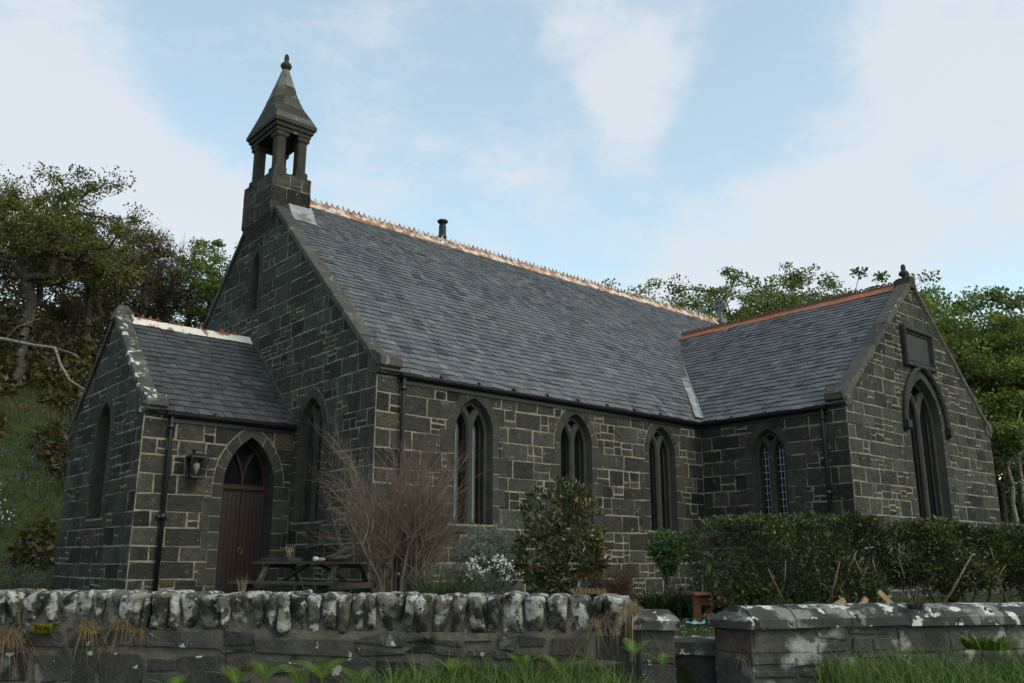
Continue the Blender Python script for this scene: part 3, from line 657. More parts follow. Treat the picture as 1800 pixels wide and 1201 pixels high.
# ---------------- copings, kneelers
def coping(p0, p1, along, w0, w1, thick, parent, seg=.95, mat='coping'):
    """sloping cope slabs from p0 up to p1; `along` = horizontal unit vector across the wall, slab spans w0..w1"""
    p0, p1, along = np.array(p0, float), np.array(p1, float), np.array(along, float); d = p1-p0; l = np.linalg.norm(d); d /= l
    n = np.cross(d, along); n = n if n[2] > 0 else -n; mb = MB(); k = max(1, round(l/seg))
    for i in range(k):
        a, b = p0+d*(l*i/k+.004), p0+d*(l*(i+1)/k-.004); j = rng.uniform(-.006, .006); e = .018
        P = []
        for q in (a, b): P += [q+along*w0+n*(j-.03), q+along*w1+n*(j-.03), q+along*w1+n*(j+thick-e), q+along*(w1-e)+n*(j+thick), q+along*(w0+e)+n*(j+thick), q+along*w0+n*(j+thick-e)]
        mb.faces(P, [tuple(range(6)), tuple(range(11, 5, -1))]+[(m, (m+1) % 6+0, 6+(m+1) % 6, 6+m) for m in range(6)], rng.random())
    return mb.build('coping', mat, parent)
def on(run, rise, t, base): return base+rise/run*t
S1 = (HR-HE)/YM
coping((0, -.05, HE+.07-.05*S1), (0, 4.62, HE+.07+4.62*S1), (1, 0, 0), -.05, .28, .085, church)
coping((0, W+.05, HE+.07-.05*S1), (0, W-4.5, HE+.07+4.5*S1), (1, 0, 0), -.05, .28, .085, church)
coping((L, -.05, HE+.07-.05*S1), (L, YM, HE+.07+YM*S1), (1, 0, 0), -.30, .06, .11, church)
coping((L, W+.05, HE+.07-.05*S1), (L, YM, HE+.07+YM*S1), (1, 0, 0), -.30, .06, .11, church)
S2 = (HTR-HE)/(XM-XT0)
coping((XT0-.05, -DT, HE+.07-.05*S2), (XM, -DT, HTR+.07), (0, 1, 0), -.05, .29, .095, church)
coping((XT1+.05, -DT, HE+.07-.05*S2), (XM, -DT, HTR+.07), (0, 1, 0), -.05, .29, .095, church)
S3 = (HPR-HPE)/(YPM-YP0)
coping((-LP, YP0-.05, HPE+.07-.05*S3), (-LP, YPM, HPR+.07), (1, 0, 0), -.05, .25, .085, church, .75, 'cope_white')
coping((-LP, YP1+.05, HPE+.07-.05*S3), (-LP, YPM, HPR+.07), (1, 0, 0), -.05, .25, .085, church, .75)
def kneeler(fr, a, z, sgn, depth, h=.30, out=.17, mat='coping'):   # moulded block: cyma underside projecting past the eave corner
    mb = MB(); prof = [(-.28, z-.02), (.0, z-.10), (.05, z-.07), (.10, z+.01), (out, z+.05), (out, z+.05+h*.45), (out-.05, z+.05+h*.62), (-.05, z+.05+h*.95), (-.28, z+.05+h*1.15)]
    P = [(a+sgn*x, zz) for x, zz in prof]; m = len(P)
    F0 = [fr.p(*p, .03) for p in P]; F1 = [fr.p(*p, -depth) for p in P]
    mb.faces(F0+F1, [tuple(range(m)), tuple(range(2*m-1, m-1, -1))]+[(k, m+k, m+(k+1) % m, (k+1) % m) for k in range(m)], .4)
    return mb.build('kneeler', mat, church)
kneeler(FW0, 0, HE, 1, .42); kneeler(FW0, -W, HE, -1, .42)
kneeler(FT, XT0, HE, -1, .40); kneeler(FT, XT1, HE, 1, .40)
kneeler(FPW, -YP0, HPE, 1, .36, .26, .15, 'cope_white'); kneeler(FPW, -YP1, HPE, -1, .36, .26, .15)
mb = MB()
for sg in (-1, 1): bar(mb, FT, [(XM-sg*(XM-XT0), HE+.02), (XM, HTR+.01)], .03, .022, -.02)
mb.build('cope_joint', 'mortar', church)
# porch apex stone, transept urn finial, east cross
mb = MB(); mb.prism([(-LP-.07, YPM-.16), (-LP+.30, YPM-.16), (-LP+.30, YPM+.16), (-LP-.07, YPM+.16)], HPR+.02, HPR+.20, .5); mb.prism([(-LP-.05, YPM-.14), (-LP+.27, YPM-.14), (-LP+.27, YPM+.14), (-LP-.05, YPM+.14)], HPR+.20, HPR+.33, .5, [(-LP+.02, YPM-.06), (-LP+.18, YPM-.06), (-LP+.18, YPM+.06), (-LP+.02, YPM+.06)])
mb.build('apex_stone', 'cope_white', church)
mb = MB(); mb.prism([(XM-.19, -DT-.07), (XM+.19, -DT-.07), (XM+.19, -DT+.34), (XM-.19, -DT+.34)], HTR-.06, HTR+.22, .5, [(XM-.12, -DT-.06), (XM+.12, -DT-.06), (XM+.12, -DT+.30), (XM-.12, -DT+.30)])
mb.lathe((XM, -DT+.13, HTR+.20), [(.10, 0), (.06, .05), (.055, .08), (.115, .13), (.125, .17), (.09, .22), (.05, .25), (.06, .28), (.055, .36), (.035, .40)], 12); mb.build('finial', 'dressed', church)
mb = MB(); cz = HR+.72; cxx = L-.05
mb.box((cxx-.14, YM-.16, HR+.0), (cxx+.14, YM+.16, HR+.24)); mb.prism([(cxx-.06, YM-.08), (cxx+.06, YM-.08), (cxx+.06, YM+.08), (cxx-.06, YM+.08)], HR+.24, cz-.2, .6)
FE = Fr((cxx, YM, cz), (0, -1, 0))
for k in range(4):
    t = PI/2*k; dx, dz = math.cos(t), math.sin(t); px_, pz_ = -dz, dx
    bar(mb, FE, [(0, 0), (dx*.12, dz*.12)], .09, .055+.002*k, -.055); bar(mb, FE, [(dx*.12, dz*.12), (dx*.27, dz*.27)], .14, .052, -.052)
bar(mb, FE, [(.21*math.cos(t), .21*math.sin(t)) for t in np.linspace(0, 2*PI, 25)[:-1]], .07, .045, -.045, 0, True)
mb.build('ring_cross', 'pale_stone', church)
# ---------------- bell-cote
BX0, BX1, BY0, BY1 = -.14, .84, 4.61, 6.13
mb = MB(); mm = MB(); r2 = random.Random(3)
for fr, u0, u1 in ((Fr((0, BY0, 0), (1, 0, 0)), BX0, BX1), (Fr((BX0, 0, 0), (0, -1, 0)), -BY1, -BY0), (Fr((BX1, 0, 0), (0, 1, 0)), BY0, BY1), (Fr((0, BY1, 0), (-1, 0, 0)), -BX1, -BX0)):
    stone_wall(mb, mm, fr, rect(u0, u1, 9.36, 10.40), [], [], r2, gap=.014, ch=(.30, .40), bw=(.35, .6), sw=(.2, .35), small=.35, quoin=False)
mb.prism([(BX0+.012, BY0+.012), (BX1, BY0+.012), (BX1, BY1-.012), (BX0+.012, BY1-.012)], 9.36, 9.0, .4, [(.02, BY0+.04), (BX1, BY0+.04), (BX1, BY1-.04), (.02, BY1-.04)])
mb.prism([(BX0-.012, BY0-.012), (BX1+.012, BY0-.012), (BX1+.012, BY1+.012), (BX0-.012, BY1+.012)], 10.40, 10.44, .5, [(BX0+.04, BY0+.04), (BX1-.04, BY0+.04), (BX1-.04, BY1-.04), (BX0+.04, BY1-.04)])
bell = mb.build('bell_cote', 'stone', church); mm.build('pointing', 'mortar_old', bell)
for x0 in (BX0+.07, BX1-.37):
    for y0 in (BY0+.07, BY1-.39):
        mb = MB(); X1, Y1 = x0+.30, y0+.32; q = lambda e: [(x0-e+.0, y0-e), (X1+e, y0-e), (X1+e, Y1+e), (x0-e, Y1+e)]
        mb.prism(q(0), 10.43, 10.58, .5); mb.prism(q(0), 10.58, 10.62, .5, q(-.035)); mb.box((x0+.035, y0+.035, 10.62), (X1-.035, Y1-.035, 11.36), .5, .03); mb.prism(q(-.035), 11.36, 11.40, .5, q(0)); mb.prism(q(0), 11.40, 11.53, .5)
        mb.build('column', 'dressed', bell)
mb = MB(); E = lambda e: [(BX0-e, BY0-e), (BX1+e, BY0-e), (BX1+e, BY1+e), (BX0-e, BY1+e)]
mb.prism(E(-.05), 11.50, 11.60, .4); mb.prism(E(-.01), 11.60, 11.70, .5, E(.005)); mb.prism(E(.045), 11.703, 11.80, .6); mb.build('cornice', 'dressed', bell)
mb = MB(); cx_, cy_ = (BX0+BX1)/2, (BY0+BY1)/2
def octo(hx, hy, k, z): return [(cx_+x*hx, cy_+y*hy, z) for x, y in ((-1, -1+k), (-1+k, -1), (1-k, -1), (1, -1+k), (1, 1-k), (1-k, 1), (-1+k, 1), (-1, 1-k))]
lv = [octo(.53, .80, .01, 11.803), octo(.475, .70, .05, 11.99), octo(.41, .57, .34, 12.28), octo(.335, .44, .5, 12.6), octo(.245, .31, .56, 12.93), octo(.17, .205, .58, 13.2), octo(.085, .09, .58, 13.50)]
for i in range(len(lv)-1):
    for k in range(8):
        mb.poly([lv[i][k], lv[i][(k+1) % 8], lv[i+1][(k+1) % 8], lv[i+1][k]], .3+.5*rng.random() if i < 4 else .95)
mb.poly(lv[0][::-1])
spire = mb.build('spire', material('spire_stone', [(.028, .028, .024), (.040, .040, .034), (.052, .051, .043), (.14, .142, .125)], .9, 4, .3, .5, 24, .012, [((.22, .22, .19), 7, .68, .05, 0)], .2), bell)
mb = MB(); mb.lathe((cx_, cy_, 13.46), [(.085, 0), (.075, .08), (.12, .11), (.145, .17), (.115, .23), (.06, .26), (.055, .33), (.062, .37), (.05, .46), (.025, .50)], 14); mb.build('finial', 'dressed', bell)
mb = MB()      # mortar lines of the spire courses
for z, hx, hy, k in ((12.28, .41, .57, .34), (12.6, .335, .44, .5), (12.93, .245, .31, .56)):
    P = [np.array(p) for p in octo(hx+.004, hy+.004, k, z)]
    for i in range(8): mb.beam(P[i], P[(i+1) % 8], .012, .012)
mb.build('joint', 'mortar_old', spire)
# ---------------- gutters and downpipes
def gutter(a, b, out):     # half-round gutter on a fascia; out = horizontal direction away from the wall
    mb = MB(); a, b, out = np.array(a, float), np.array(b, float), np.array(out, float); up = np.array([0, 0, 1.0]); r = .078; c = out*.105
    sec = [(math.cos(t)*r, -math.sin(t)*r) for t in np.linspace(PI, 0, 8)][::-1]; sec = [(x, z) for x, z in sec]
    A_ = [a+c+out*x+up*z for x, z in sec]; B_ = [b+c+out*x+up*z for x, z in sec]
    for k in range(7): mb.poly([A_[k], A_[k+1], B_[k+1], B_[k]], .5, True)
    i_ = [(x*.9, z*.9+.003) for x, z in sec]; C_ = [a+c+out*x+up*z for x, z in i_]; D_ = [b+c+out*x+up*z for x, z in i_]
    for k in range(7): mb.poly([C_[k], D_[k], D_[k+1], C_[k+1]], .5)
    mb.poly(A_); mb.poly(B_)
    d = (b-a)/np.linalg.norm(b-a)
    mb.obox((a+b)/2+out*.016-up*.03, (b-a)/2, out*.014, up*.125, .5)
    l = np.linalg.norm(b-a)
    for k in range(1, int(l/.9)): mb.tube([a+d*.9*k+c-d*.02-up*.0, a+d*.9*k+c+d*.02-up*.0], r*1.05, 10)
    return mb.build('gutter', 'iron', church)
gutter((.43, 0, HE-.06), (XT0-.10, 0, HE-.06), (0, -1, 0)); gutter((XT0, -.10, HE-.06), (XT0, -DT+.42, HE-.06), (-1, 0, 0)); gutter((-LP+.36, YP0, HPE-.06), (-.03, YP0, HPE-.06), (0, -1, 0))
def downpipe(p, out, ztop, zbot, lean=0):
    mb = MB(); p, out = np.array([p[0], p[1], 0.0]), np.array(out, float); up = np.array([0, 0, 1.0]); c = p+out*.085
    mb.tube([p+out*.095+up*(ztop+.02), p+out*.09+up*(ztop-.06), c+up*(ztop-.14), c+up*zbot], .04, 10)
    s = np.cross(out, up); z = ztop-.16; mb.tube([c+up*z, c+up*(z-.1)], .052, 10)
    while z > zbot+.3:
        z -= 1.65; z = max(z, zbot+.1)
        mb.tube([c+up*(z+.05), c+up*(z-.05)], .052, 10); mb.obox(p+out*.05+up*z, s*.10, out*.045, up*.02); mb.tube([c+up*z+s*.085-out*.02, c+up*z+s*.085+out*.015], .02, 6); mb.tube([c+up*z-s*.085-out*.02, c+up*z-s*.085+out*.015], .02, 6)
    return mb.build('downpipe', 'iron', church)
downpipe((.42+.1, 0), (0, -1, 0), HE-.1, .85); downpipe((XT0, -3.29), (-1, 0, 0), HE-.1, .85); downpipe((-2.47, YP0), (0, -1, 0), HPE-.1, .85)
# ---------------- flue, hood mould, panel
mb = MB(); mb.lathe((5.45, 5.62, 9.8), [(.115, 0), (.115, .62), (.125, .63), (.125, .70), (.105, .71), (.105, .98), (.09, .99), (.09, 1.08)], 16); mb.lathe((5.45, 5.62, 10.84), [(.08, 0), (.12, .03), (.155, .07), (.155, .09), (.14, .11), (.05, .12)], 18); mb.build('flue', 'iron', church)
mb = MB(); aw, hw_ = .86+.19+.06, 1.15+.19*1.15+.07
bar(mb, FT, list(reversed(arch_pts(13.0, aw, hw_, 4.83, 12))), .13, .12, 0, .045)
for sg in (-1, 1): mb.prism([(13.0+sg*aw-.10, -DT-.15), (13.0+sg*aw+.10, -DT-.15), (13.0+sg*aw+.10, -DT), (13.0+sg*aw-.10, -DT)], 4.66, 4.84, .3); mb.prism([(13.0+sg*aw-.07, -DT-.12), (13.0+sg*aw+.07, -DT-.12), (13.0+sg*aw+.07, -DT), (13.0+sg*aw-.07, -DT)], 4.66, 4.58, .3, [(13.0+sg*aw-.02, -DT-.03), (13.0+sg*aw+.02, -DT-.03), (13.0+sg*aw+.02, -DT), (13.0+sg*aw-.02, -DT)])
mb.build('hood_mould', 'dressed', church)
mb = MB(); mb.hexa([FT.p(12.22, 6.27, -.05), FT.p(13.62, 6.27, -.05), FT.p(13.62, 6.27, .05), FT.p(12.22, 6.27, .05), FT.p(12.22, 7.12, -.05), FT.p(13.62, 7.12, -.05), FT.p(13.62, 7.12, .05), FT.p(12.22, 7.12, .05)]); pl = mb.build('wall_panel', 'board', church)
mb = MB(); bar(mb, FT, [(12.20, 6.25), (13.64, 6.25), (13.64, 7.14), (12.20, 7.14)], .15, .13, 0, .035, True); bar(mb, FT, [(12.30, 6.35), (13.54, 6.35), (13.54, 7.04), (12.30, 7.04)], .05, .085, .03, .015, True); mb.build('frame', 'dressed', pl)
# ------------------------------------------------------------------ ground, road
def wall_D(X):                                  # distance of the boundary wall's front face
    return 6.85+(.93-X)*.175 if X < .93 else (6.6+(X-1.6)*.25 if X > 1.6 else 6.85-(X-.93)*.35)
def sstep(a, b, x): t = np.clip((x-a)/(b-a), 0, 1); return t*t*(3-2*t)
def gh(x, y):
    x, y = np.asarray(x, float), np.asarray(y, float); dx, dy = x-CAM[0], y-CAM[1]
    D = dx*FH[0]+dy*FH[1]; X = dx*RH[0]+dy*RH[1]
    wd = np.where(X < .93, 6.85+(.93-X)*.175, np.where(X > 1.6, 6.6+(X-1.6)*.25, 6.85-(X-.93)*.35))
    wd = np.minimum(wd, 12)
    base = .46+.20*sstep(-1.8, -.6, X)-.26*sstep(.75, 1.0, X)+.36*sstep(1.75, 2.3, X)
    bank = base*sstep(3.2, 5.6, D)*(1-0*X)+.03*np.sin(x*2.1+y*1.3)*sstep(3.4, 4.4, D)
    hill = np.clip(y-16.2-.04*np.abs(x), 0, None); hill = 11.8*(1-np.exp(-hill/17.0))*1.45*sstep(0, 5, hill)+.25*np.sin(x*.5)*sstep(2, 12, hill)+.18*np.sin(y*.9+x*.31)*sstep(2, 10, hill)
    hill = hill*(1-.75*sstep(15, 45, x))
    lawn = .9+.02*np.sin(x*1.1)*np.sin(y*.9)+hill
    return np.where(D < wd+.22, np.where(D < 3.2, 0, bank), lawn)
def gz(x, y): return float(gh(x, y))
def build_ground():
    Ds = np.concatenate([np.linspace(-60, 2.8, 12), np.arange(3.2, 9.6, .16), np.arange(9.8, 20, .6), np.arange(20, 70, 1.0), np.array([80, 100, 140, 200, 400, 900, 1800])])
    Xs = np.concatenate([np.array([-1500, -600, -250, -120, -80]), np.arange(-60, -7, 1.2), np.arange(-7, 7, .2), np.arange(7, 60, 1.5), np.array([70, 90, 130, 250, 600, 1500])])
    DD, XX = np.meshgrid(Ds, Xs, indexing='ij'); x = CAM[0]+RH[0]*XX+FH[0]*DD; y = CAM[1]+RH[1]*XX+FH[1]*DD
    v = np.stack([x, y, gh(x, y)], -1).reshape(-1, 3); nd, nx = DD.shape
    i = np.arange(nd-1)[:, None]*nx+np.arange(nx-1)[None, :]; f = np.stack([i, i+1, i+nx+1, i+nx], -1).reshape(-1, 4)
    o = npmesh('ground', v, f, np.full(len(f), .5), 'earth', smooth=True); o['kind'] = 'structure'
    rb = MB(); rb.poly([cw(-60, -3.5, .006), cw(60, -3.5, .006), cw(60, 2.9, .006), cw(-60, 2.9, .006)]); o = rb.build('road', 'road'); o['kind'] = 'structure'
build_ground()
# ------------------------------------------------------------------ boundary walls
def noise_blob(mb, c, ax, ay, az, seed, amp=.12, tone=.5, sq=.55, taper=0.0, n=7, m=10):
    """rough stone: a super-ellipsoid with lumps; half axes ax, ay, az (vectors)"""
    r = random.Random(seed); ph = [(r.uniform(0, 6.3), r.uniform(0, 6.3), r.uniform(0, 6.3)) for _ in range(4)]; c, ax, ay, az = map(np.asarray, (c, ax, ay, az))
    i0 = len(mb.v)
    sp = lambda q: math.copysign(abs(q)**sq, q)
    for i in range(n+1):
        ph_ = -PI/2+PI*i/n
        for j in range(m):
            th = 2*PI*j/m; x, y, z = sp(math.cos(ph_))*sp(math.cos(th)), sp(math.cos(ph_))*sp(math.sin(th)), sp(math.sin(ph_))
            k = 1+amp*(math.sin(3.1*x+ph[0][0]+2*z)*.4+math.sin(4.3*y+ph[1][0]-3*z)*.35+math.sin(5.2*z+ph[2][0]+2*x)*.35)
            tp = 1+taper*z
            k += amp*.28*math.sin(8*x+ph[3][0]+6*z)*math.sin(7*y-6*z+ph[3][1]); mb.v.append(tuple(c+ax*x*k*tp+ay*y*k*tp+az*z*k))
    for i in range(n):
        for j in range(m):
            mb.f.append((i0+i*m+j, i0+i*m+(j+1) % m, i0+(i+1)*m+(j+1) % m, i0+(i+1)*m+j)); mb.t.append(tone); mb.sm.append(True)
rw = random.Random(21)
P0, P1 = cw(-7.6, wall_D(-7.6), 0), cw(.93, wall_D(.93), 0)
wu = (P1-P0)/np.linalg.norm(P1-P0); WL = float(np.linalg.norm(P1-P0)); FWL = Fr(P0, wu)
lw = empty('boundary_wall', (P0+P1)/2+[0, 0, .5], 'long rubble boundary wall with upright lichen-crusted cope stones, left of the gate gap', 'wall')
ZT = 1.12
ms, mm = MB(), MB()
stone_wall(ms, mm, FWL, rect(0, WL, .30, ZT), [], [], rw, gap=.05, ch=(.13, .34), bw=(.25, .95), sw=(.18, .5), quoin=False, mort=-.006, rough=.02, jit=.034, small=.45)
bk = [FWL.p(0, .3, -.44), FWL.p(WL, .3, -.44), FWL.p(WL, ZT, -.44), FWL.p(0, ZT, -.44)]; ft = [FWL.p(0, .3, -.014), FWL.p(WL, .3, -.014), FWL.p(WL, ZT, -.014), FWL.p(0, ZT, -.014)]
mm.hexa([bk[0], bk[1], ft[1], ft[0], bk[3], bk[2], ft[2], ft[3]])
mm.obox(FWL.p(WL/2, ZT+.105, -.21), wu*WL/2, FWL.n*.18, np.array([0, 0, .11]))
wb = ms.build('rubble_face', 'wallstone', lw); mm.build('mortar', 'wallmortar', lw)
mb = MB(); a = .02; k = 0
while a < WL-.05:
    wd = rw.choice([rw.uniform(.07, .11), rw.uniform(.10, .16), rw.uniform(.13, .23)]); wd = min(wd, WL-a)
    h = rw.uniform(.143, .160); til = rw.gauss(0, .11); c = FWL.p(a+wd/2, 1.25+rw.uniform(-.010, .008), -.20+rw.uniform(-.02, .03))
    up = FWL.z*math.cos(til)+wu*math.sin(til)
    noise_blob(mb, c, wu*(wd/2-.002), FWL.n*rw.uniform(.20, .235), up*h, k, rw.uniform(.07, .14), min(1, max(0, rw.gauss(.5, .28))), rw.uniform(.26, .42), rw.uniform(.03, .22), 14, 20)
    a += wd+rw.uniform(.0, .022); k += 1
mb.build('cope_stones', 'copestone', lw)
def gatepost(c, u, w_, dpt, z0, zc, z1, label, capo=.045, seed=1):
    u = np.array(u, float); n = np.cross(u, [0, 0, 1.0]); c = np.array(c, float)       # c = middle of the front face
    g = empty('gatepost', (c[0]-n[0]*dpt/2, c[1]-n[1]*dpt/2, z0), label, 'gatepost'); r = random.Random(seed); ms, mm = MB(), MB()
    p = c-u*w_/2
    for fr, ll in ((Fr((p[0], p[1], 0), u), w_), (Fr((p+u*w_)*[1, 1, 0], -n), dpt), (Fr((p-n*dpt)*[1, 1, 0], n), dpt), (Fr((p+u*w_-n*dpt)*[1, 1, 0], -u), w_)):
        stone_wall(ms, mm, fr, rect(0, ll, z0, zc), [], [], r, gap=.016, ch=(.24, .36), bw=(.25, .6), sw=(.15, .25), small=.25, quoin=False, rough=.008, mort=-.006)
    s = ms.build('shaft', 'wallstone', g); mm.build('mortar', 'wallmortar', s)
    cm = MB(); o = capo; q = [c-u*(w_/2+o)+n*o, c+u*(w_/2+o)+n*o, c+u*(w_/2+o)-n*(dpt+o), c-u*(w_/2+o)-n*(dpt+o)]; mid = c-n*dpt/2
    lv = [(1, zc-.004), (1, zc+(z1-zc)*.5), (.93, zc+(z1-zc)*.62), (.70, z1-.008), (.66, z1)]
    ring = [[(mid[0]+(x[0]-mid[0])*k, mid[1]+(x[1]-mid[1])*k, z) for x in q] for k, z in lv]
    for i in range(4):
        for j in range(4): cm.poly([ring[i][j], ring[i][(j+1) % 4], ring[i+1][(j+1) % 4], ring[i+1][j]], .5)
    cm.poly(ring[-1]); cm.poly(ring[0][::-1]); cm.build('cap', 'capstone', g)
    return g
pz = lambda px, py, D: at(px, py, D)[2]
D1 = 6.78; a, b = at(1121, 1106, D1), at(1184, 1106, D1-.02); u = (b-a)*[1, 1, 0]; wd = np.linalg.norm(u); u /= wd
gatepost((a+b)/2, u, wd, .36, .35, pz(1150, 1106, D1), pz(1150, 1073, D1+.15), 'narrow gatepost ending the long cope-topped wall, with a lichened cap', seed=4)
D2 = 6.62; b = at(1318, 1104, D2); ud = cw(1, .25, 0)-cw(0, 0, 0); ud /= np.linalg.norm(ud); a2 = at(1255, 1101, D2+.24)
# the right-hand post stands at an angle, one face to the gap, one in line with its wall
u2 = (b-a2)*[1, 1, 0]; w2 = np.linalg.norm(u2); u2 /= w2
zc2, zt2 = pz(1318, 1105, D2), pz(1330, 1076, D2+.2)
gatepost((b+a2)/2, u2, w2, .40, .35, zc2, zt2, 'broad angled gatepost at the end of the slab-coped wall', seed=9)
R0 = b+ud*.005; RLn = 9.0; FR = Fr(R0*[1, 1, 0], ud)
rwl = empty('boundary_wall', FR.p(RLn/2, .6, -.2), 'low boundary wall with bevelled slab coping in front of the hedge', 'wall')
mm = MB(); ms = MB()
stone_wall(ms, mm, FR, rect(0, RLn, .35, zc2), [], [], random.Random(5), gap=.03, ch=(.16, .26), bw=(.3, .8), sw=(.2, .4), quoin=False, mort=-.004, rough=.012, jit=.015, small=.3)
mm.hexa([FR.p(0, .35, -.40), FR.p(RLn, .35, -.40), FR.p(RLn, .35, -.008), FR.p(0, .35, -.008), FR.p(0, zc2, -.40), FR.p(RLn, zc2, -.40), FR.p(RLn, zc2, -.008), FR.p(0, zc2, -.008)])
s = ms.build('face_stones', 'render', rwl); mm.build('rendered_core', 'render', rwl)
cm = MB(); a = 0; r = random.Random(8); k = 0
while a < RLn:
    wd = r.uniform(.42, .75) if k else .35; x0, x1 = a+.004, min(a+wd, RLn)-.004; zj = r.uniform(-.008, .008); k += 1
    prof = [(.045, 0), (.045, .062), (-.03, .125), (-.14, .15), (-.26, .15), (-.37, .125), (-.445, .062), (-.445, 0)]
    A_ = [FR.p(x0, zc2+zj*.3+z, n_) for n_, z in prof]; B_ = [FR.p(x1, zc2+zj+z, n_) for n_, z in prof]; m = len(prof)
    cm.faces(A_+B_, [tuple(range(m)), tuple(range(2*m-1, m-1, -1))]+[(q, m+q, m+(q+1) % m, (q+1) % m) for q in range(m)], r.random()); a += wd
cm.build('coping', 'capstone', rwl)
# low slab closing the gap
g0, g1 = at(1186, 1150, 7.05), at(1252, 1152, 6.95); gu = (g1-g0)*[1, 1, 0]; gl = np.linalg.norm(gu); gu /= gl; FG = Fr(g0*[1, 1, 0], gu)
gs = empty('stone_threshold', FG.p(gl/2, .4, -.1), 'low dark stone threshold slab across the gap between the gateposts', 'threshold')
mb = MB(); zs_ = g0[2]; e = .06
mb.hexa([FG.p(-e, .35, -.30), FG.p(gl+e, .35, -.30), FG.p(gl+e, .35, 0), FG.p(-e, .35, 0), FG.p(-e, zs_, -.30), FG.p(gl+e, zs_, -.30), FG.p(gl+e, zs_, 0), FG.p(-e, zs_, 0)], .1); mb.build('riser', 'wallstone', gs)
mb = MB(); zt_ = zs_+.10
mb.hexa([FG.p(-e, zs_+.002, -.34), FG.p(gl+e, zs_+.002, -.34), FG.p(gl+e, zs_+.002, .03), FG.p(-e, zs_+.002, .03), FG.p(-e, zt_+.01, -.34), FG.p(gl+e, zt_+.01, -.34), FG.p(gl+e, zt_-.01, .02), FG.p(-e, zt_-.01, .02)], .4); mb.build('slab', 'capstone', gs)
# ------------------------------------------------------------------ plants: generators
def nr(seed): return np.random.default_rng(seed)
def leaves(P, size, rg, aspect=.5, up=.35, jit=.35, fold=.0, dirs=None):
    """rhombic leaf faces at points P; returns vertices, faces"""
    n = len(P); d = rg.normal(size=(n, 3)); d[:, 2] += up
    if dirs is not None: d = d*jit+dirs
    d /= np.linalg.norm(d, axis=1, keepdims=True)+1e-9
    s = np.cross(d, rg.normal(size=(n, 3))); s /= np.linalg.norm(s, axis=1, keepdims=True)+1e-9
    L_ = (size*rg.uniform(.6, 1.3, n))[:, None]; w_ = L_*aspect*.5; nn = np.cross(d, s)
    v = np.stack([P, P+d*L_*.5+s*w_+nn*L_*fold, P+d*L_, P+d*L_*.5-s*w_+nn*L_*fold], 1).reshape(-1, 3)
    return v, np.arange(4*n).reshape(n, 4)
def grow(mb, p, d, length, rad, lvl, P, r, tips, tone=.5):
    n = P.get('segs', 5) if lvl < 2 else 3; pts = [np.array(p, float)]; d = np.array(d, float); d /= np.linalg.norm(d); dirs = []
    for i in range(n):
        d = d+np.array([r.gauss(0, 1), r.gauss(0, 1), r.gauss(0, .7)])*P['wob']+np.array([0, 0, P['up'][min(lvl, len(P['up'])-1)]]); d /= np.linalg.norm(d)
        pts.append(pts[-1]+d*length/n); dirs.append(d)
    tp = P.get('taper', .6); rs = [rad*(1-(1-tp)*i/n) for i in range(n+1)]
    if lvl == P['lv']: rs = [rad*(1-.8*i/n) for i in range(n+1)]
    if rad > P.get('minr', .004): mb.tube(pts, rs, 8 if lvl == 0 else (5 if lvl < 3 else 3), min(1, max(0, tone+r.gauss(0, .2))), cap=False)
    if lvl >= P['lv']-P.get('tiplv', 1):
        for q in pts[1:]: tips.append((q, d))
    if lvl < P['lv']:
        k = P['kids'][min(lvl, len(P['kids'])-1)]
        for i in range(k):
            f = P.get('first', .35) if lvl == 0 else .15
            t = f+(1-f)*(i+r.random()*.8)/k; t = min(t, .999); idx = min(int(t*n), n-1); q = pts[idx]+(pts[idx+1]-pts[idx])*(t*n-idx)
            ang = r.uniform(*P['ang']); az = r.uniform(0, 2*PI)+i*2.4
            a = np.cross(dirs[idx], [0, 0, 1.0] if abs(dirs[idx][2]) < .9 else [1.0, 0, 0]); a /= np.linalg.norm(a); b = np.cross(dirs[idx], a)
            nd = dirs[idx]*math.cos(ang)+(a*math.cos(az)+b*math.sin(az))*math.sin(ang)
            grow(mb, q, nd, length*P['ratio']*r.uniform(.7, 1.2)*(1-.35*t if lvl == 0 else 1), rs[idx]*P.get('rr', .55)*r.uniform(.8, 1.1), lvl+1, P, r, tips, tone)
        grow(mb, pts[-1], d, length*P['ratio']*r.uniform(.8, 1.1), rs[-1]*.85, lvl+1, P, r, tips, tone)
def rescale(mb, tips, base, height, pc=100):
    k = height/float(np.percentile([q[2]-base[2] for q, d in tips], pc)); base = np.asarray(base)
    mb.v = [tuple(base+(np.array(p)-base)*k) for p in mb.v]; return [(base+(q-base)*k, d) for q, d in tips]
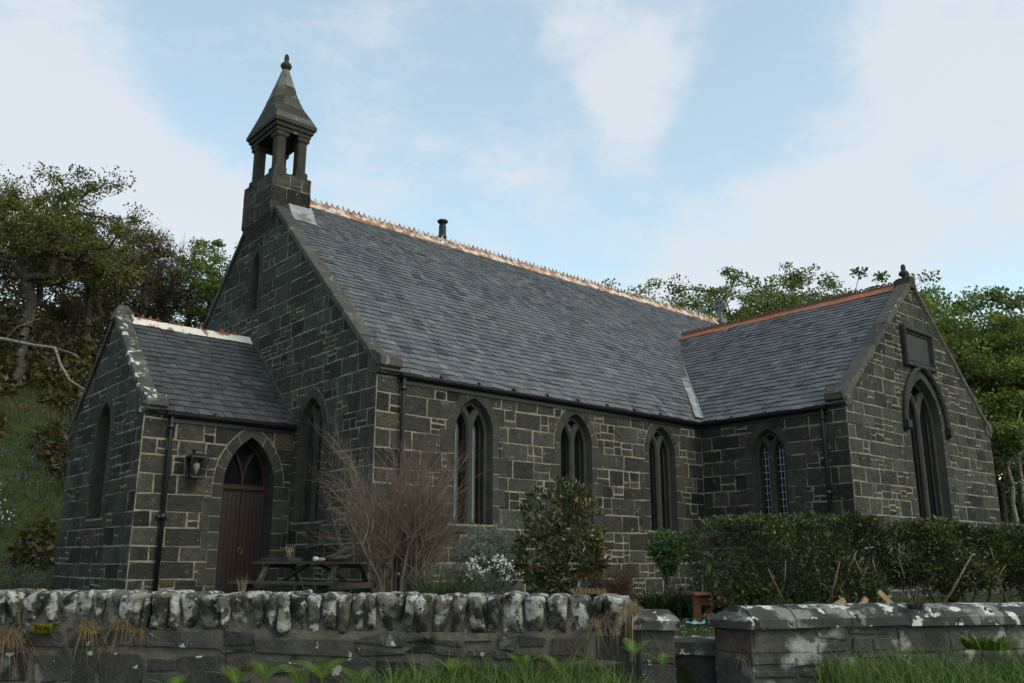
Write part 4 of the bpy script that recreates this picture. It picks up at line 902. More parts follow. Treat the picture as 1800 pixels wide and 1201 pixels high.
def skeleton(mb, base, C, fork, r, trunk_r, wob, twig, lean=(0, 0)):
    """limbs that reach every leaf cluster: each cluster joins the nearest branch grown so far"""
    base = np.array(base, float); pos = [base]; par = [-1]; n = 6
    for i in range(1, n+1):
        t = i/n; pos.append(base+np.array([lean[0]*t*fork+r.gauss(0, wob*.07), lean[1]*t*fork+r.gauss(0, wob*.07), fork*t])); par.append(i-1)
    top = pos[-1]; order = np.argsort(np.linalg.norm((C-top)*[1, 1, .8], axis=1)); first = 3
    for j in order:
        c = C[j]; A = np.array(pos[first:]); d = np.linalg.norm(A-c, axis=1)+.35*np.maximum(0, A[:, 2]-c[2])+.06*np.linalg.norm(A-top, axis=1); k = int(np.argmin(d))+first
        L_ = np.linalg.norm(c-pos[k]); m = max(1, int(L_/1.1)+1); p0 = pos[k]; last = k
        for q in range(1, m+1):
            t = q/m; w_ = wob*L_*.16*(1-t) if q < m else 0
            pos.append(p0+(c-p0)*t+np.array([r.gauss(0, w_), r.gauss(0, w_), r.gauss(0, w_)+.10*L_*math.sin(PI*t)])); par.append(last); last = len(pos)-1
    cnt = np.ones(len(pos))
    for i in range(len(pos)-1, 0, -1): cnt[par[i]] += cnt[i]
    rad = np.maximum(trunk_r*(cnt/cnt[0])**.48, twig)
    for i in range(1, len(pos)):
        p = par[i]; ra, rb = rad[p] if p < n else min(rad[p], rad[i]*1.25), rad[i]
        if i <= n: ra = trunk_r*(1.35 if i == 1 else 1.0)*(1-.05*i); rb = trunk_r*(1-.05*(i+1))
        mb.tube([pos[p], (np.array(pos[p])+pos[i])/2, pos[i]], [ra, (ra+rb)/2, rb], 9 if rb > .06 else 4, min(1, max(0, r.gauss(.5, .2))), cap=False)
    return pos, rad
def crown_clusters(ctr, rad, n, rg, lump=.22, fill=.45, flat=.35, seed=0.0, gap=.2):
    out = []
    while len(out) < n:
        d = rg.normal(size=3); d /= np.linalg.norm(d)
        if d[2] < -flat and rg.random() < .8: continue
        k = 1+lump*(math.sin(d[0]*4.1+seed)*math.cos(d[1]*3.7+seed*1.7)+.6*math.sin(d[2]*5+d[0]*3+seed*2.3))
        q = rg.random()**fill
        if math.sin(d[0]*6+seed*3)*math.sin(d[1]*5.5+seed)*math.sin(d[2]*5+seed*2) > 1-gap*2.4 and q > .5: continue
        out.append(ctr+d*rad*k*q)
    return np.array(out)
def make_tree(name, base, label, cat, seed, height, leafmat_, barkmat, nc, per, lsize, cs=.42, width=.36, lean=(0, 0), group=None, fork=.35, trunk_r=.2, tone0=.5, low=.32, wob=.5, lump=.22, twigs=0, fill=.45, aspect=.75, tpc=97, gap=.2):
    base = np.array(base, float); base[2] = gz(base[0], base[1])-.1; r = random.Random(seed); rg = nr(seed); t = empty(name, base, label, cat, group)
    rz = height*(1-low)/2; ctr = base+np.array([lean[0]*height*.6, lean[1]*height*.6, height*low+rz]); rad = np.array([height*width, height*width, rz*.93])
    C = crown_clusters(ctr, rad, nc, rg, lump, fill, .5, seed*1.37, gap); C[:, 2] += (base[2]+height-cs*.6)-np.percentile(C[:, 2], tpc); C[:, 2] = np.minimum(C[:, 2], base[2]+height-cs*.6)
    mb = MB(); pos, rd = skeleton(mb, base, C, height*fork, r, trunk_r, wob, .011, lean)
    for c in C:                            # a few bare twigs in each cluster
        for k in range(twigs):
            d = rg.normal(size=3)*[.8, .8, .4]+[0, 0, .9]; d /= np.linalg.norm(d); l = cs*rg.uniform(.8, 2.0); mb.tube([c, c+d*l*.5+rg.normal(size=3)*.05, c+d*l], [.014, .010, .004], 3, r.random(), cap=False)
    mb.build('trunk', barkmat, t)
    if per:
        n = nc*per; ct = np.clip(rg.normal(tone0, .17, nc), 0, 1); cw_ = rg.gamma(5, .2, nc); idx = rg.choice(nc, n, p=cw_/cw_.sum()); o = rg.normal(size=(n, 3)); o /= (np.linalg.norm(o, axis=1, keepdims=True)+1e-9); o *= (rg.random((n, 1))**.5)
        o[:, 2] = o[:, 2]*.62+.12*rg.random(n); sz = cs*np.clip(rg.normal(1, .25, nc), .6, 1.6)[idx][:, None]
        P = C[idx]+o*sz; out = (C[idx]-ctr)/rad; dirs = o*.8+out*.5+[0, 0, -.1]
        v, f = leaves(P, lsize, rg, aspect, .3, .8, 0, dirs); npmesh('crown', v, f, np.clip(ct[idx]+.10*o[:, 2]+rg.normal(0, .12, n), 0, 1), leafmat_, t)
    return t
OAK = dict(trunk=.30, wob=.22, up=[.02, .03, .03, .04], kids=[5, 4, 4, 3], ang=(.6, 1.25), ratio=.70, lv=4, first=.3, rr=.6, minr=.010, tiplv=1)
BARE = dict(trunk=.34, wob=.13, up=[.04, .10, .12, .12], kids=[5, 5, 4, 4], ang=(.3, .75), ratio=.62, lv=4, first=.15, rr=.55, minr=.004, tiplv=0)
# ------------------------------------------------------------------ trees
def ground_at(px, D):                     # ground point on the column of a photograph pixel, D metres ahead
    p = CAM+RH*(px-900)/FPX*D+FH*D
    return [p[0], p[1], gz(p[0], p[1])]
def hgt(px, py, D): return at(px, py, D)[2]
def P_(base, **k): d = dict(base); d.update(k); return d
# left: oaks and scrub on the bank
GL = 'trees on the bluebell bank'
def top_tree(px, D, top):
    b = ground_at(px, D); return b, hgt(px, top, D)-b[2]
def tree(px, D, top, *a, **kw):
    b, h = top_tree(px, D, top); return make_tree(a[0], b, a[1], 'tree', a[2], h, *a[3:], **kw)
oak = tree(15, 35, 312, 'oak_tree', 'olive green spreading oak at the far left, its long pale bough reaching toward the porch', 11, 'oak_green', 'bark', 210, 120, .11, cs=.58, width=.50, group=GL, fork=.28, trunk_r=.22, low=.30, wob=.9, lump=.3, gap=.3)
mb = MB(); pp_ = [at(-60, 585, 33), at(10, 597, 32.5), at(60, 607, 32), at(97, 612, 31.5), at(106, 640, 31.2), at(122, 668, 31), at(150, 686, 30.8), at(175, 690, 30.5)]
mb.tube(pp_, [.075, .066, .058, .055, .046, .04, .028, .016], 7); mb.tube([pp_[3], at(130, 622, 31.3), at(150, 640, 31.2)], [.035, .02, .01], 5); mb.tube([pp_[1], at(30, 575, 32.4), at(70, 560, 32)], [.04, .025, .01], 5)
mb.build('bough', 'bark_pale', oak)
tree(130, 39, 375, 'oak_tree', 'brown-leaved crooked oak behind the porch gable', 12, 'oak', 'bark', 180, 110, .105, cs=.55, width=.46, group=GL, fork=.3, trunk_r=.18, low=.28, wob=.9, lump=.3, gap=.3)
tree(-70, 42, 330, 'oak_tree', 'oak only partly in view at the left edge behind the spreading one', 13, 'oak_green', 'bark', 150, 110, .11, cs=.6, width=.5, group=GL, fork=.3, trunk_r=.2, low=.3, wob=.9)
tree(55, 46, 420, 'oak_tree', 'dark brownish oak low on the skyline between the two nearest oaks', 17, 'oak', 'bark', 160, 100, .115, cs=.6, width=.55, group=GL, fork=.3, trunk_r=.18, low=.25, wob=.8)
tree(180, 48, 450, 'oak_tree', 'russet-tinged small oak right of the brown crooked oak', 18, 'oak', 'bark', 90, 100, .115, cs=.55, width=.55, group=GL, fork=.3, trunk_r=.15, low=.2, wob=.8, tone0=.7)
for i, (px, D, tp, lb, wd) in enumerate([(215, 43, 398, 'bare grey-brown tree with upright fine twigs right of the brown oak', .26), (262, 46, 428, 'leafless twiggy tree just left of the bright green sycamore', .28), (400, 49, 500, 'bare dark tree behind the nave gable rake', .3), (235, 50, 440, 'leafless tree farther back between two nearer bare ones', .3)]):
    tree(px, D, tp, 'bare_tree', lb, 30+i, 'oak', 'twig_dark', 120, 6, .10, cs=.5, width=wd, group=GL, fork=.3, trunk_r=.13, low=.25, wob=.35, twigs=7)
tree(345, 45, 420, 'sycamore_tree', 'bright green sycamore in new leaf left of the bell-cote gable', 41, 'bright', 'bark', 85, 85, .15, cs=.5, width=.30, group=GL, fork=.4, trunk_r=.15, low=.38)
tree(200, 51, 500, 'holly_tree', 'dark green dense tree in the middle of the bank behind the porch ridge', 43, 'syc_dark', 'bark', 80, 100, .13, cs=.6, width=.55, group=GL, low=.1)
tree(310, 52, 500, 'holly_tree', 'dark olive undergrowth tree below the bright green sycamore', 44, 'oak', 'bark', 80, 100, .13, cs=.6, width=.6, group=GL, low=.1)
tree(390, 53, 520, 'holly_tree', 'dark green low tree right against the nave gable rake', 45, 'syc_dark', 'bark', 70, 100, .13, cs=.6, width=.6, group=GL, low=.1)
for i, (px, D, lb) in enumerate([(110, 44, 'slim dark trunk with few leaves deep among the oaks'), (255, 47, 'slim bare-stemmed sapling on the skyline behind the porch ridge'), (75, 41, 'slim dark sapling left of the brown crooked oak'), (165, 43, 'slim dark sapling right of the brown crooked oak')]):
    tree(px, D, 520, 'sapling', lb, 50+i, 'oak', 'twig_dark', 40, 30, .11, cs=.4, width=.25, group=GL, fork=.5, trunk_r=.09, low=.4, twigs=3)
# right: sycamores east of the church
GR_ = 'sycamores beyond the transept'
for i, (px, D, tp, lm, nc, per, lb, kk) in enumerate([
        (1335, 43, 488, 'syc_dark', 190, 85, 'loose sycamore with gaps in its crown, above the middle of the transept ridge', dict(width=.30, tone0=.55, gap=.2)),
        (1485, 42, 490, 'syc_dark', 210, 90, 'sycamore just left of the transept finial', dict(width=.38, gap=.15)),
        (1165, 48, 518, 'sycamore', 180, 85, 'small sycamore top showing over the nave ridge', dict(width=.40, gap=.15)),
        (1235, 49, 522, 'sycamore', 190, 85, 'sycamore behind the ring cross', dict(width=.34, gap=.15)),
        (1415, 50, 500, 'sycamore', 190, 85, 'sycamore farther back between two nearer crowns over the transept ridge', dict(width=.36, gap=.15)),
        (1555, 47, 510, 'syc_dark', 190, 90, 'sycamore whose crown meets the transept finial from behind', dict(width=.34)),
        (1690, 38, 550, 'sycamore', 300, 120, 'broad leafy sycamore right behind the transept gable', dict(width=.50, low=.24, trunk_r=.24, gap=.05, fill=.3, lump=.14)),
        (1640, 40, 530, 'sycamore', 240, 115, 'sycamore crown rising directly behind the right rake of the transept gable', dict(width=.40, low=.26, trunk_r=.2, gap=.05, fill=.3, lump=.12)),
        (1750, 41, 566, 'sycamore', 240, 115, 'sycamore filling the middle of the slope of crowns right of the gable', dict(width=.42, low=.26, trunk_r=.2, gap=.05, fill=.3, lump=.12)),
        (1810, 36, 592, 'sycamore', 260, 115, 'tall sycamore with pale trunk at the right edge', dict(width=.42, low=.34, trunk_r=.2, gap=.08, fill=.3, lump=.14)),
        (1920, 40, 600, 'sycamore', 130, 100, 'sycamore half out of view at the right edge', dict(width=.4)),
        (1850, 50, 590, 'syc_dark', 110, 100, 'dark green tree in the shade behind the pale trunks', dict(width=.5, low=.12)),
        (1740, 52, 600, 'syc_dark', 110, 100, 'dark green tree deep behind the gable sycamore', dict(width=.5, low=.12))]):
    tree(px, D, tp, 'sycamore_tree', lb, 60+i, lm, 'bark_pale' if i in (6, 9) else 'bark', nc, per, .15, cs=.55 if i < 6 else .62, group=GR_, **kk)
b = ground_at(1768, 33); make_tree('young_tree', b, 'slender pale-stemmed young tree beside the transept corner', 'tree', 75, 6.3, 'sycamore', 'bark_pale', 30, 60, .14, cs=.4, width=.25, low=.62, fork=.7, trunk_r=.10, group=GR_, lean=(.03, 0))
b = ground_at(1797, 32); make_tree('young_tree', b, 'second slender pale stem at the right edge, leaning slightly', 'tree', 76, 6.6, 'sycamore', 'bark_pale', 30, 60, .14, cs=.4, width=.25, low=.62, fork=.7, trunk_r=.09, group=GR_, lean=(-.05, .02))
def far_wood():                            # undergrowth that closes the view under the crowns
    rg = nr(5); P = []
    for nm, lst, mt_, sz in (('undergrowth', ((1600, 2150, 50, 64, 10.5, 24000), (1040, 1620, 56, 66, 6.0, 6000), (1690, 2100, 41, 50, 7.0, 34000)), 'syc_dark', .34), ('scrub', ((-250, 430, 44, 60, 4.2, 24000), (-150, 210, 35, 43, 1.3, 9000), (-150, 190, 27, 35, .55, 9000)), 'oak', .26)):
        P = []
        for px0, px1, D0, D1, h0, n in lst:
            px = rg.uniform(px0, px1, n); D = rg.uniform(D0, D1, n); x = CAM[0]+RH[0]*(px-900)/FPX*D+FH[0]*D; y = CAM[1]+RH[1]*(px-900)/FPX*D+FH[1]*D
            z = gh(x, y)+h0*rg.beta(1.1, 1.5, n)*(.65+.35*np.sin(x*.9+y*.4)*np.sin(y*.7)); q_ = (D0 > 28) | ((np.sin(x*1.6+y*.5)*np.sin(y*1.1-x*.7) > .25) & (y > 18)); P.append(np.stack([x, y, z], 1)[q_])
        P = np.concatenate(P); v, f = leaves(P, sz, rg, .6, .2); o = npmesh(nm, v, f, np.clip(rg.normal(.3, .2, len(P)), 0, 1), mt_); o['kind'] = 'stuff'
far_wood()
b = ground_at(10, 27); b[0] -= .3
t = empty('hawthorn_bush', b, 'hawthorn bush in white blossom on the bank at the left edge', 'bush')
def bush(name, base, label, cat, seed, height, P, lm, bm, nl, ls, sig, trunk_r, lean=(0, 0, 1), asp=.5, stems=1, spread=.3, tone0=.45, extra=None, up=.35):
    base = np.array(base, float); r = random.Random(seed); rg = nr(seed); t = empty(name, base, label, cat); mb = MB(); tips = []
    for s in range(stems):
        a = 2*PI*s/stems+r.uniform(-.4, .4); q = base+np.array([math.cos(a), math.sin(a), 0])*spread*.25*(stems > 1)
        grow(mb, q, (lean[0]+math.cos(a)*spread*(stems > 1)+r.gauss(0, .08), lean[1]+math.sin(a)*spread*(stems > 1)+r.gauss(0, .08), 1), height*P['trunk']*r.uniform(.85, 1.15), trunk_r*r.uniform(.7, 1.2), 0, P, r, tips)
    tips = rescale(mb, tips, base, height-sig*1.2); mb.build('stems', bm, t)
    if nl:
        T = np.array([q for q, d in tips]); dd = np.array([d for q, d in tips]); ct = rg.normal(tone0, .18, len(T)); i = rg.integers(0, len(T), nl)
        v, f = leaves(T[i]+rg.normal(size=(nl, 3))*sig, ls, rg, asp, up, .7, 0, dd[i]); npmesh('foliage', v, f, np.clip(ct[i]+rg.normal(0, .13, nl), 0, 1), lm, t)
    return t, np.array([q for q, d in tips])
bpy.data.objects.remove(t)
b_, T = bush('hawthorn_bush', b, 'hawthorn bush in white blossom on the bank at the left edge', 'bush', 81, hgt(10, 735, 27)-b[2], P_(OAK, lv=3, minr=.006), 'lowgreen', 'bark', 900, .08, .2, .06, lean=(.15, -.1, 1))
rg = nr(82); top = T[T[:, 2] > np.percentile(T[:, 2], 45)]; i = rg.integers(0, len(top), 1100); v, f = leaves(top[i]+rg.normal(size=(1100, 3))*.12, .07, rg, .9); npmesh('blossom', v, f, rg.random(1100), 'petal', b_)
# ------------------------------------------------------------------ border plants in front of the nave
def gpx(px, D): q = ground_at(px, D); return q
def bare_shrub():
    b = np.array(gpx(706, 12.2)); h = hgt(712, 768, 12.2)-b[2]; rg = nr(90); r = random.Random(90); t = empty('bare_shrub', b, 'large leafless shrub of tan twigs in front of the nave corner', 'shrub'); mb = MB(); P = dict(segs=6, wob=.13, up=[.04, .05, .06, .05], kids=[5, 4, 4, 3], ang=(.3, .85), ratio=.60, lv=4, rr=.6, minr=.001, tiplv=0, taper=.55, first=.3)
    for k in range(24):
        a = 2*PI*k/24+r.uniform(-.3, .3); sp_ = r.uniform(.04, .44); d = np.array([math.cos(a)*sp_, math.sin(a)*sp_, 1.0])+RH*.16
        q = b+np.array([math.cos(a), math.sin(a), 0])*r.uniform(.03, .22); grow(mb, q, d, h*r.uniform(.42, .56), r.uniform(.016, .030), 0, P, r, [], .5)
    z = np.percentile([p[2] for p in mb.v], 99)-b[2]; k = h/z; mb.v = [tuple(b+(np.array(p)-b)*[k, k, k]) for p in mb.v]
    mb.build('stems', 'twig', t)
bare_shrub()
def cluster_shrub(name, base, label, seed, height, width, lm, bm, nc, per, ls, cs, aspect, stems=.03, low=.05, lump=.2, up=.5, tone0=.45, tip=.0):
    base = np.array(base, float); rg = nr(seed); r = random.Random(seed); t = empty(name, base, label, 'shrub'); rz = height*(1-low)/2; ctr = base+np.array([0, 0, height*low+rz]); rad = np.array([width/2, width/2, rz])
    C = crown_clusters(ctr, rad, nc, rg, lump, .33, .95, seed*.7, .1); C[:, 2] = np.maximum(C[:, 2], base[2]+.06); mb = MB(); skeleton(mb, base, C, height*.12, r, stems, .3, .004); mb.build('stems', bm, t)
    n = nc*per; idx = np.repeat(np.arange(nc), per); out = (C-ctr)/rad; ax = out[idx]*.8+[0, 0, up]; d = rg.normal(size=(n, 3))*.75+ax; d /= np.linalg.norm(d, axis=1, keepdims=True); P = C[idx]+rg.normal(size=(n, 3))*cs
    v, f = leaves(P, ls, rg, aspect, 0, .25, .06, d); ct = rg.normal(tone0, .14, nc)+tip*(rg.random(nc) < .35); npmesh('foliage', v, f, np.clip(ct[idx]+rg.normal(0, .12, n), 0, 1), lm, t); return t
cluster_shrub('silver_shrub', gpx(850, 12.8), 'rounded silver-grey leaved shrub behind the white flowers', 91, hgt(845, 928, 12.8)-.9, 1.0, 'silver', 'twig_dark', 230, 34, .06, .035, .22, low=.0, lump=.12, up=1.0)
cluster_shrub('evergreen_shrub', gpx(985, 12.6), 'big glossy evergreen shrub with reddish tips below the middle nave window', 92, hgt(990, 848, 12.6)-.9, 1.30, 'rhodo', 'bark', 300, 22, .105, .028, .30, low=.0, lump=.16, up=.8, tone0=.40, tip=.35)
b = gpx(1070, 12.2); bush('russet_bush', b, 'low russet-brown twiggy bush right of the glossy evergreen shrub', 'shrub', 93, hgt(1070, 965, 12.2)-b[2], dict(trunk=.5, wob=.08, up=[.1]*4, kids=[5, 5, 4], ang=(.2, .6), ratio=.6, lv=3, first=.1, rr=.6, minr=.0015, tiplv=2), 'brownbush', 'brownbush', 6500, .045, .05, .01, stems=9, spread=.45, asp=.18)
def topiary():
    b = gpx(1165, 13.6); zc = hgt(1166, 966, 13.6); rg = nr(95)
    t = empty('clipped_shrub', b, 'small bright green clipped shrub on a short stem below the third nave window', 'shrub'); mb = MB(); r = random.Random(2)
    for k in range(5): mb.tube([np.array(b)+[r.gauss(0, .03), r.gauss(0, .03), 0], np.array(b)+[r.gauss(0, .05), r.gauss(0, .05), (zc-b[2])*.5], np.array(b)+[r.gauss(0, .2), r.gauss(0, .2), zc-b[2]]], [.02, .017, .01], 5)
    mb.build('stem', 'bark', t); n = 5200; d = rg.normal(size=(n, 3)); d /= np.linalg.norm(d, axis=1, keepdims=True); rad = rg.beta(4, 1.2, n)
    k = 1+.20*np.sin(d[:, 0]*5+1)+.16*np.sin(d[:, 2]*6+d[:, 1]*4)+.12*np.sin(d[:, 1]*11+d[:, 0]*9); pp = np.array([b[0], b[1], zc])+d*(rad*k)[:, None]*[.29, .29, .27]; low = pp[:, 2] < zc-.02; pp[low, :2] = np.array(b)[:2]+(pp[low, :2]-np.array(b)[:2])*(.95-2.0*np.clip(zc-.02-pp[low, 2], 0, .3))[:, None]; pp[low, 2] -= (zc-.02-pp[low, 2])*.7
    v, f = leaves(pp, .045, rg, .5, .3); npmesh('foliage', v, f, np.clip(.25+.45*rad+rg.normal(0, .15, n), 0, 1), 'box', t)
topiary()
def clump(name, base, label, cat, seed, nb, hh, rad, mat, bw=.012, bend=.5, flower=None, group=None, up=1.0):
    """upright blades/leaves from one root, optionally with white flower heads"""
    base = np.array(base, float); rg = nr(seed); t = empty(name, base, label, cat, group); V_, F_, T_ = blades(base, nb, hh, rad, rg, bw, bend)
    npmesh('leaves', V_, F_, T_, mat, t)
    if flower:
        mb = MB(); nfl, fh, per, fsz = flower; hd = []
        for k in range(nfl):
            a, q = rg.uniform(0, 6.28), rad*1.1*math.sqrt(rg.random()); p0 = base+[q*math.cos(a)*.6, q*math.sin(a)*.6, 0]; p1 = base+[q*math.cos(a)*1.1, q*math.sin(a)*1.1, fh*rg.uniform(.7, 1.05)]
            mb.tube([p0, (p0+p1)/2+[0, 0, .03], p1], .004, 3); hd.append(p1)
        mb.build('stalks', mat, t); hd = np.repeat(np.array(hd), per, 0); v, f = leaves(hd+rg.normal(size=hd.shape)*fsz*.9, fsz, rg, .9); npmesh('flowers', v, f, rg.random(len(hd)), 'petal', t)
    return t
def blades(base, nb, hh, rad, rg, bw, bend, area=None):
    a = rg.uniform(0, 2*PI, nb); q = rad*np.sqrt(rg.random(nb)); p0 = np.stack([np.cos(a)*q, np.sin(a)*q, np.zeros(nb)], 1)+base
    h = hh*rg.uniform(.5, 1.1, nb); az = a+rg.normal(0, .9, nb); out = np.stack([np.cos(az), np.sin(az), np.zeros(nb)], 1); b_ = bend*rg.uniform(.3, 1.2, nb)
    return blade_mesh(p0, h, out, b_, rg, bw)
def blade_mesh(p0, h, out, b_, rg, bw):
    nb = len(h); hz = np.zeros((nb, 3)); hz[:, 2] = 1
    p1 = p0+hz*(h*.55)[:, None]+out*(h*b_*.25)[:, None]; p2 = p0+hz*(h*(1-.35*b_))[:, None]+out*(h*b_*.85)[:, None]
    az = rg.uniform(0, PI, nb); s = np.stack([np.cos(az), np.sin(az), np.zeros(nb)], 1)*(bw*rg.uniform(.6, 1.3, nb)*.5)[:, None]
    v = np.stack([p0-s, p0+s, p1+s*.8, p1-s*.8, p2+s*.12, p2-s*.12], 1).reshape(-1, 3); i = np.arange(nb)*6
    f = np.concatenate([np.stack([i, i+1, i+2, i+3], 1), np.stack([i+3, i+2, i+4, i+5], 1)]); t = np.clip(rg.normal(.45, .2, nb), 0, 1)
    return v, f, np.concatenate([t, t])
clump('white_flower_clump', gpx(870, 11.2), 'clump of white-headed garden flowers at the foot of the silver shrub', 'flowers', 101, 260, .30, .30, 'lowgreen', .02, .5, (30, hgt(868, 985, 11.2)-.9, 12, .024))
clump('green_border_plant', gpx(790, 11.9), 'dark green grassy plant between the bare shrub and the white flowers', 'plant', 102, 420, .75, .35, 'lowgreen', .018, .6)
clump('green_border_plant', gpx(1160, 12.6), 'leafy green border plant under the clipped shrub', 'plant', 103, 420, .42, .34, 'lowgreen', .035, .7)
clump('green_border_plant', gpx(1205, 13.0), 'darker low plant with a few white flowers beside the clipped shrub', 'plant', 104, 420, .45, .36, 'box', .03, .6, (10, .52, 6, .02))
clump('green_border_plant', gpx(1238, 12.2), 'straggly plant with scattered white flowers above the red-brown bench', 'plant', 105, 240, .60, .28, 'lowgreen', .018, .6, (12, .72, 7, .018))
clump('green_border_plant', gpx(655, 13.5), 'short green tuft at the foot of the nave corner', 'plant', 106, 200, .30, .25, 'lowgreen', .02, .6)
clump('green_border_plant', gpx(940, 11.8), 'low dark leaves at the foot of the glossy evergreen shrub', 'plant', 107, 300, .30, .40, 'lowgreen', .03, .7)
# ------------------------------------------------------------------ hedge
def hedge():
    rg = nr(120); r = random.Random(121); D0 = 10.9
    def fr_(s): return 1236+(s)*700                # s 0..1 -> px of the front face
    b = gpx(1560, D0+.5); t = empty('hedge', b, 'long dark clipped hedge with bare stems below, behind the slab-coped wall', 'hedge')
    ax = np.array([RH[0]*.985+FH[0]*.17, RH[1]*.985+FH[1]*.17]); st = np.array(gpx(1240, D0)[:2]); LH = 7.6; nrm = np.array([-ax[1], ax[0]]); nrm = nrm if nrm@FH[:2] > 0 else -nrm
    tp = lambda s: np.interp(s, [0, .35, .9, 1.6, 2.4, 3.4, 4.4, 7.6], [1.9, 2.16, 2.20, 2.20, 2.14, 2.10, 2.08, 2.02])
    bt = lambda s: np.interp(s, [0, .9, 1.6, 2.4, 7.6], [.96, 1.0, 1.10, 1.28, 1.38])
    n = 74000; s = rg.uniform(0, LH, n); face = rg.random(n)
    z0, z1 = bt(s)+.10*np.sin(s*5.1)+.06*np.sin(s*11), tp(s)+.045*np.sin(s*4.2)+.035*np.sin(s*9.7)+.03*np.sin(s*23)
    wdt = 1.15; q = np.empty(n); z = np.empty(n)
    a = face < .52; q[a] = np.abs(rg.normal(0, .10, a.sum())); z[a] = z0[a]+(z1[a]-z0[a])*rg.random(a.sum())
    c = (face >= .52) & (face < .80); q[c] = rg.uniform(0, wdt, c.sum()); z[c] = z1[c]-np.abs(rg.normal(0, .06, c.sum()))
    d = face >= .80; q[d] = rg.uniform(0, wdt, d.sum()); z[d] = z0[d]+(z1[d]-z0[d])*rg.random(d.sum())
    u = (z-z0)/(z1-z0); q = q+.22*np.clip(u-.72, 0, 1)**2*6*.3+.20*np.clip(.25-u, 0, 1)*2+.09*np.sin(s*3.3+z*4)+.05*np.sin(s*8+z*9)
    left = s < .25; q[left] = rg.uniform(0, wdt, left.sum()); s = s+np.where(left, .10*np.sin(z*6), 0)
    q = np.where(s < .5, q+(.5-s)*.5*(wdt*.5-q), q)
    keep = rg.random(n) > .55*(np.sin(s*2.7+1)*np.sin(z*7+s*3) > .62)
    p = np.stack([st[0]+ax[0]*s+nrm[0]*q, st[1]+ax[1]*s+nrm[1]*q, z], 1)[keep]; m = len(p); dirs = np.tile(np.array([-nrm[0]*.6, -nrm[1]*.6, .5]), (m, 1))
    v, f = leaves(p, .046*rg.choice([.7, 1, 1.5], m), rg, .55, .2, .8, 0, dirs); s_ = s[keep]
    red = (np.sin(s_*1.9+.4)*np.sin(p[:, 2]*3.1+s_) > .45)*.25*rg.random(m); npmesh('foliage', v, f, np.clip(rg.normal(.40, .2, m)+red, 0, 1), 'hedge', t)
    mb = MB(); x = .3
    while x < LH:
        base = np.array([st[0]+ax[0]*x+nrm[0]*.45, st[1]+ax[1]*x+nrm[1]*.45, .88])
        for k in range(r.randint(3, 5)):
            sx, sq = r.gauss(0, .28), r.uniform(-.38, .25); q0 = base+np.array([ax[0]*sx*.35, ax[1]*sx*.35, 0])+np.array([*(nrm*sq*.6), 0]); tt = np.array([*(ax*sx*1.2+nrm*sq), r.uniform(.55, .9)])
            md = q0+tt*.5+np.array([r.gauss(0, .05), r.gauss(0, .05), 0]); rd = r.uniform(.012, .026); mb.tube([q0, md, q0+tt], [rd, rd*.8, rd*.5], 5, r.random())
            mb.tube([md, md+np.array([*(ax*r.gauss(0, .25)), r.uniform(.25, .4)])], [rd*.6, rd*.3], 4, r.random())
        x += r.uniform(.30, .42)
    for k in range(7):
        x = r.uniform(.8, 5.5); q0 = np.array([st[0]+ax[0]*x-nrm[0]*.06, st[1]+ax[1]*x-nrm[1]*.06, r.uniform(1.25, 1.75)]); mb.tube([q0, q0+np.array([*(ax*r.gauss(0, .16)), r.uniform(.15, .35)])], [.010, .004], 4, .9)
    mb.build('branches', 'twig', t)
hedge()
# ------------------------------------------------------------------ lantern on the porch wall
t = empty('wall_lantern', FP.p(-1.99, 3.32, 0), 'black square wall lantern with clear glass beside the porch door', 'lantern')
lx, ly = -1.99, YP0-.20; mb = MB()
mb.box((lx-.06, YP0-.035, 3.14), (lx+.06, YP0, 3.52)); mb.beam((lx, YP0, 3.16), (lx, ly+.08, 3.13), .025, .03); mb.beam((lx, YP0, 3.5), (lx, ly, 3.56), .025, .03); mb.build('bracket', 'iron', t)
sq = lambda h: [(lx-h, ly-h), (lx+h, ly-h), (lx+h, ly+h), (lx-h, ly+h)]
mb = MB(); mb.prism(sq(.125), 3.11, 3.14); mb.prism(sq(.165), 3.475, 3.50); mb.prism(sq(.17), 3.50, 3.56, .5, sq(.07)); mb.prism(sq(.07), 3.56, 3.61, .5, sq(.06)); mb.prism(sq(.085), 3.61, 3.625); mb.lathe((lx, ly, 3.625), [(.02, 0), (.02, .02), (.008, .04)], 8)
for sx in (-1, 1):
    for sy_ in (-1, 1): mb.beam((lx+sx*.11, ly+sy_*.11, 3.14), (lx+sx*.148, ly+sy_*.148, 3.476), .022, .022)
mb.build('frame', 'iron', t)
mb = MB(); c0, c1 = sq(.105), sq(.142)
for i in (0, 1, 3):
    j = (i+1) % 4; mb.poly([(*c0[i], 3.142), (*c0[j], 3.142), (*c1[j], 3.474), (*c1[i], 3.474)])
gm = bpy.data.materials.new('clear_lantern_glass'); gm.use_nodes = True; n_ = gm.node_tree; n_.nodes.clear(); o_ = N(n_, 'ShaderNodeOutputMaterial'); m_ = N(n_, 'ShaderNodeMixShader'); m_.inputs[0].default_value = .12
tr_ = N(n_, 'ShaderNodeBsdfTransparent'); tr_.inputs[0].default_value = (.75, .78, .8, 1); g_ = N(n_, 'ShaderNodeBsdfGlossy'); g_.inputs['Roughness'].default_value = .08
n_.links.new(tr_.outputs[0], m_.inputs[1]); n_.links.new(g_.outputs[0], m_.inputs[2]); n_.links.new(m_.outputs[0], o_.inputs['Surface']); MT['clear'] = gm
mb.build('glass', gm, t)
mb = MB(); mb.lathe((lx, ly, 3.18), [(.022, 0), (.022, .05), (.035, .07), (.055, .12), (.058, .16), (.045, .20), (.015, .225)], 12); mb.build('bulb', 'bulb', t)
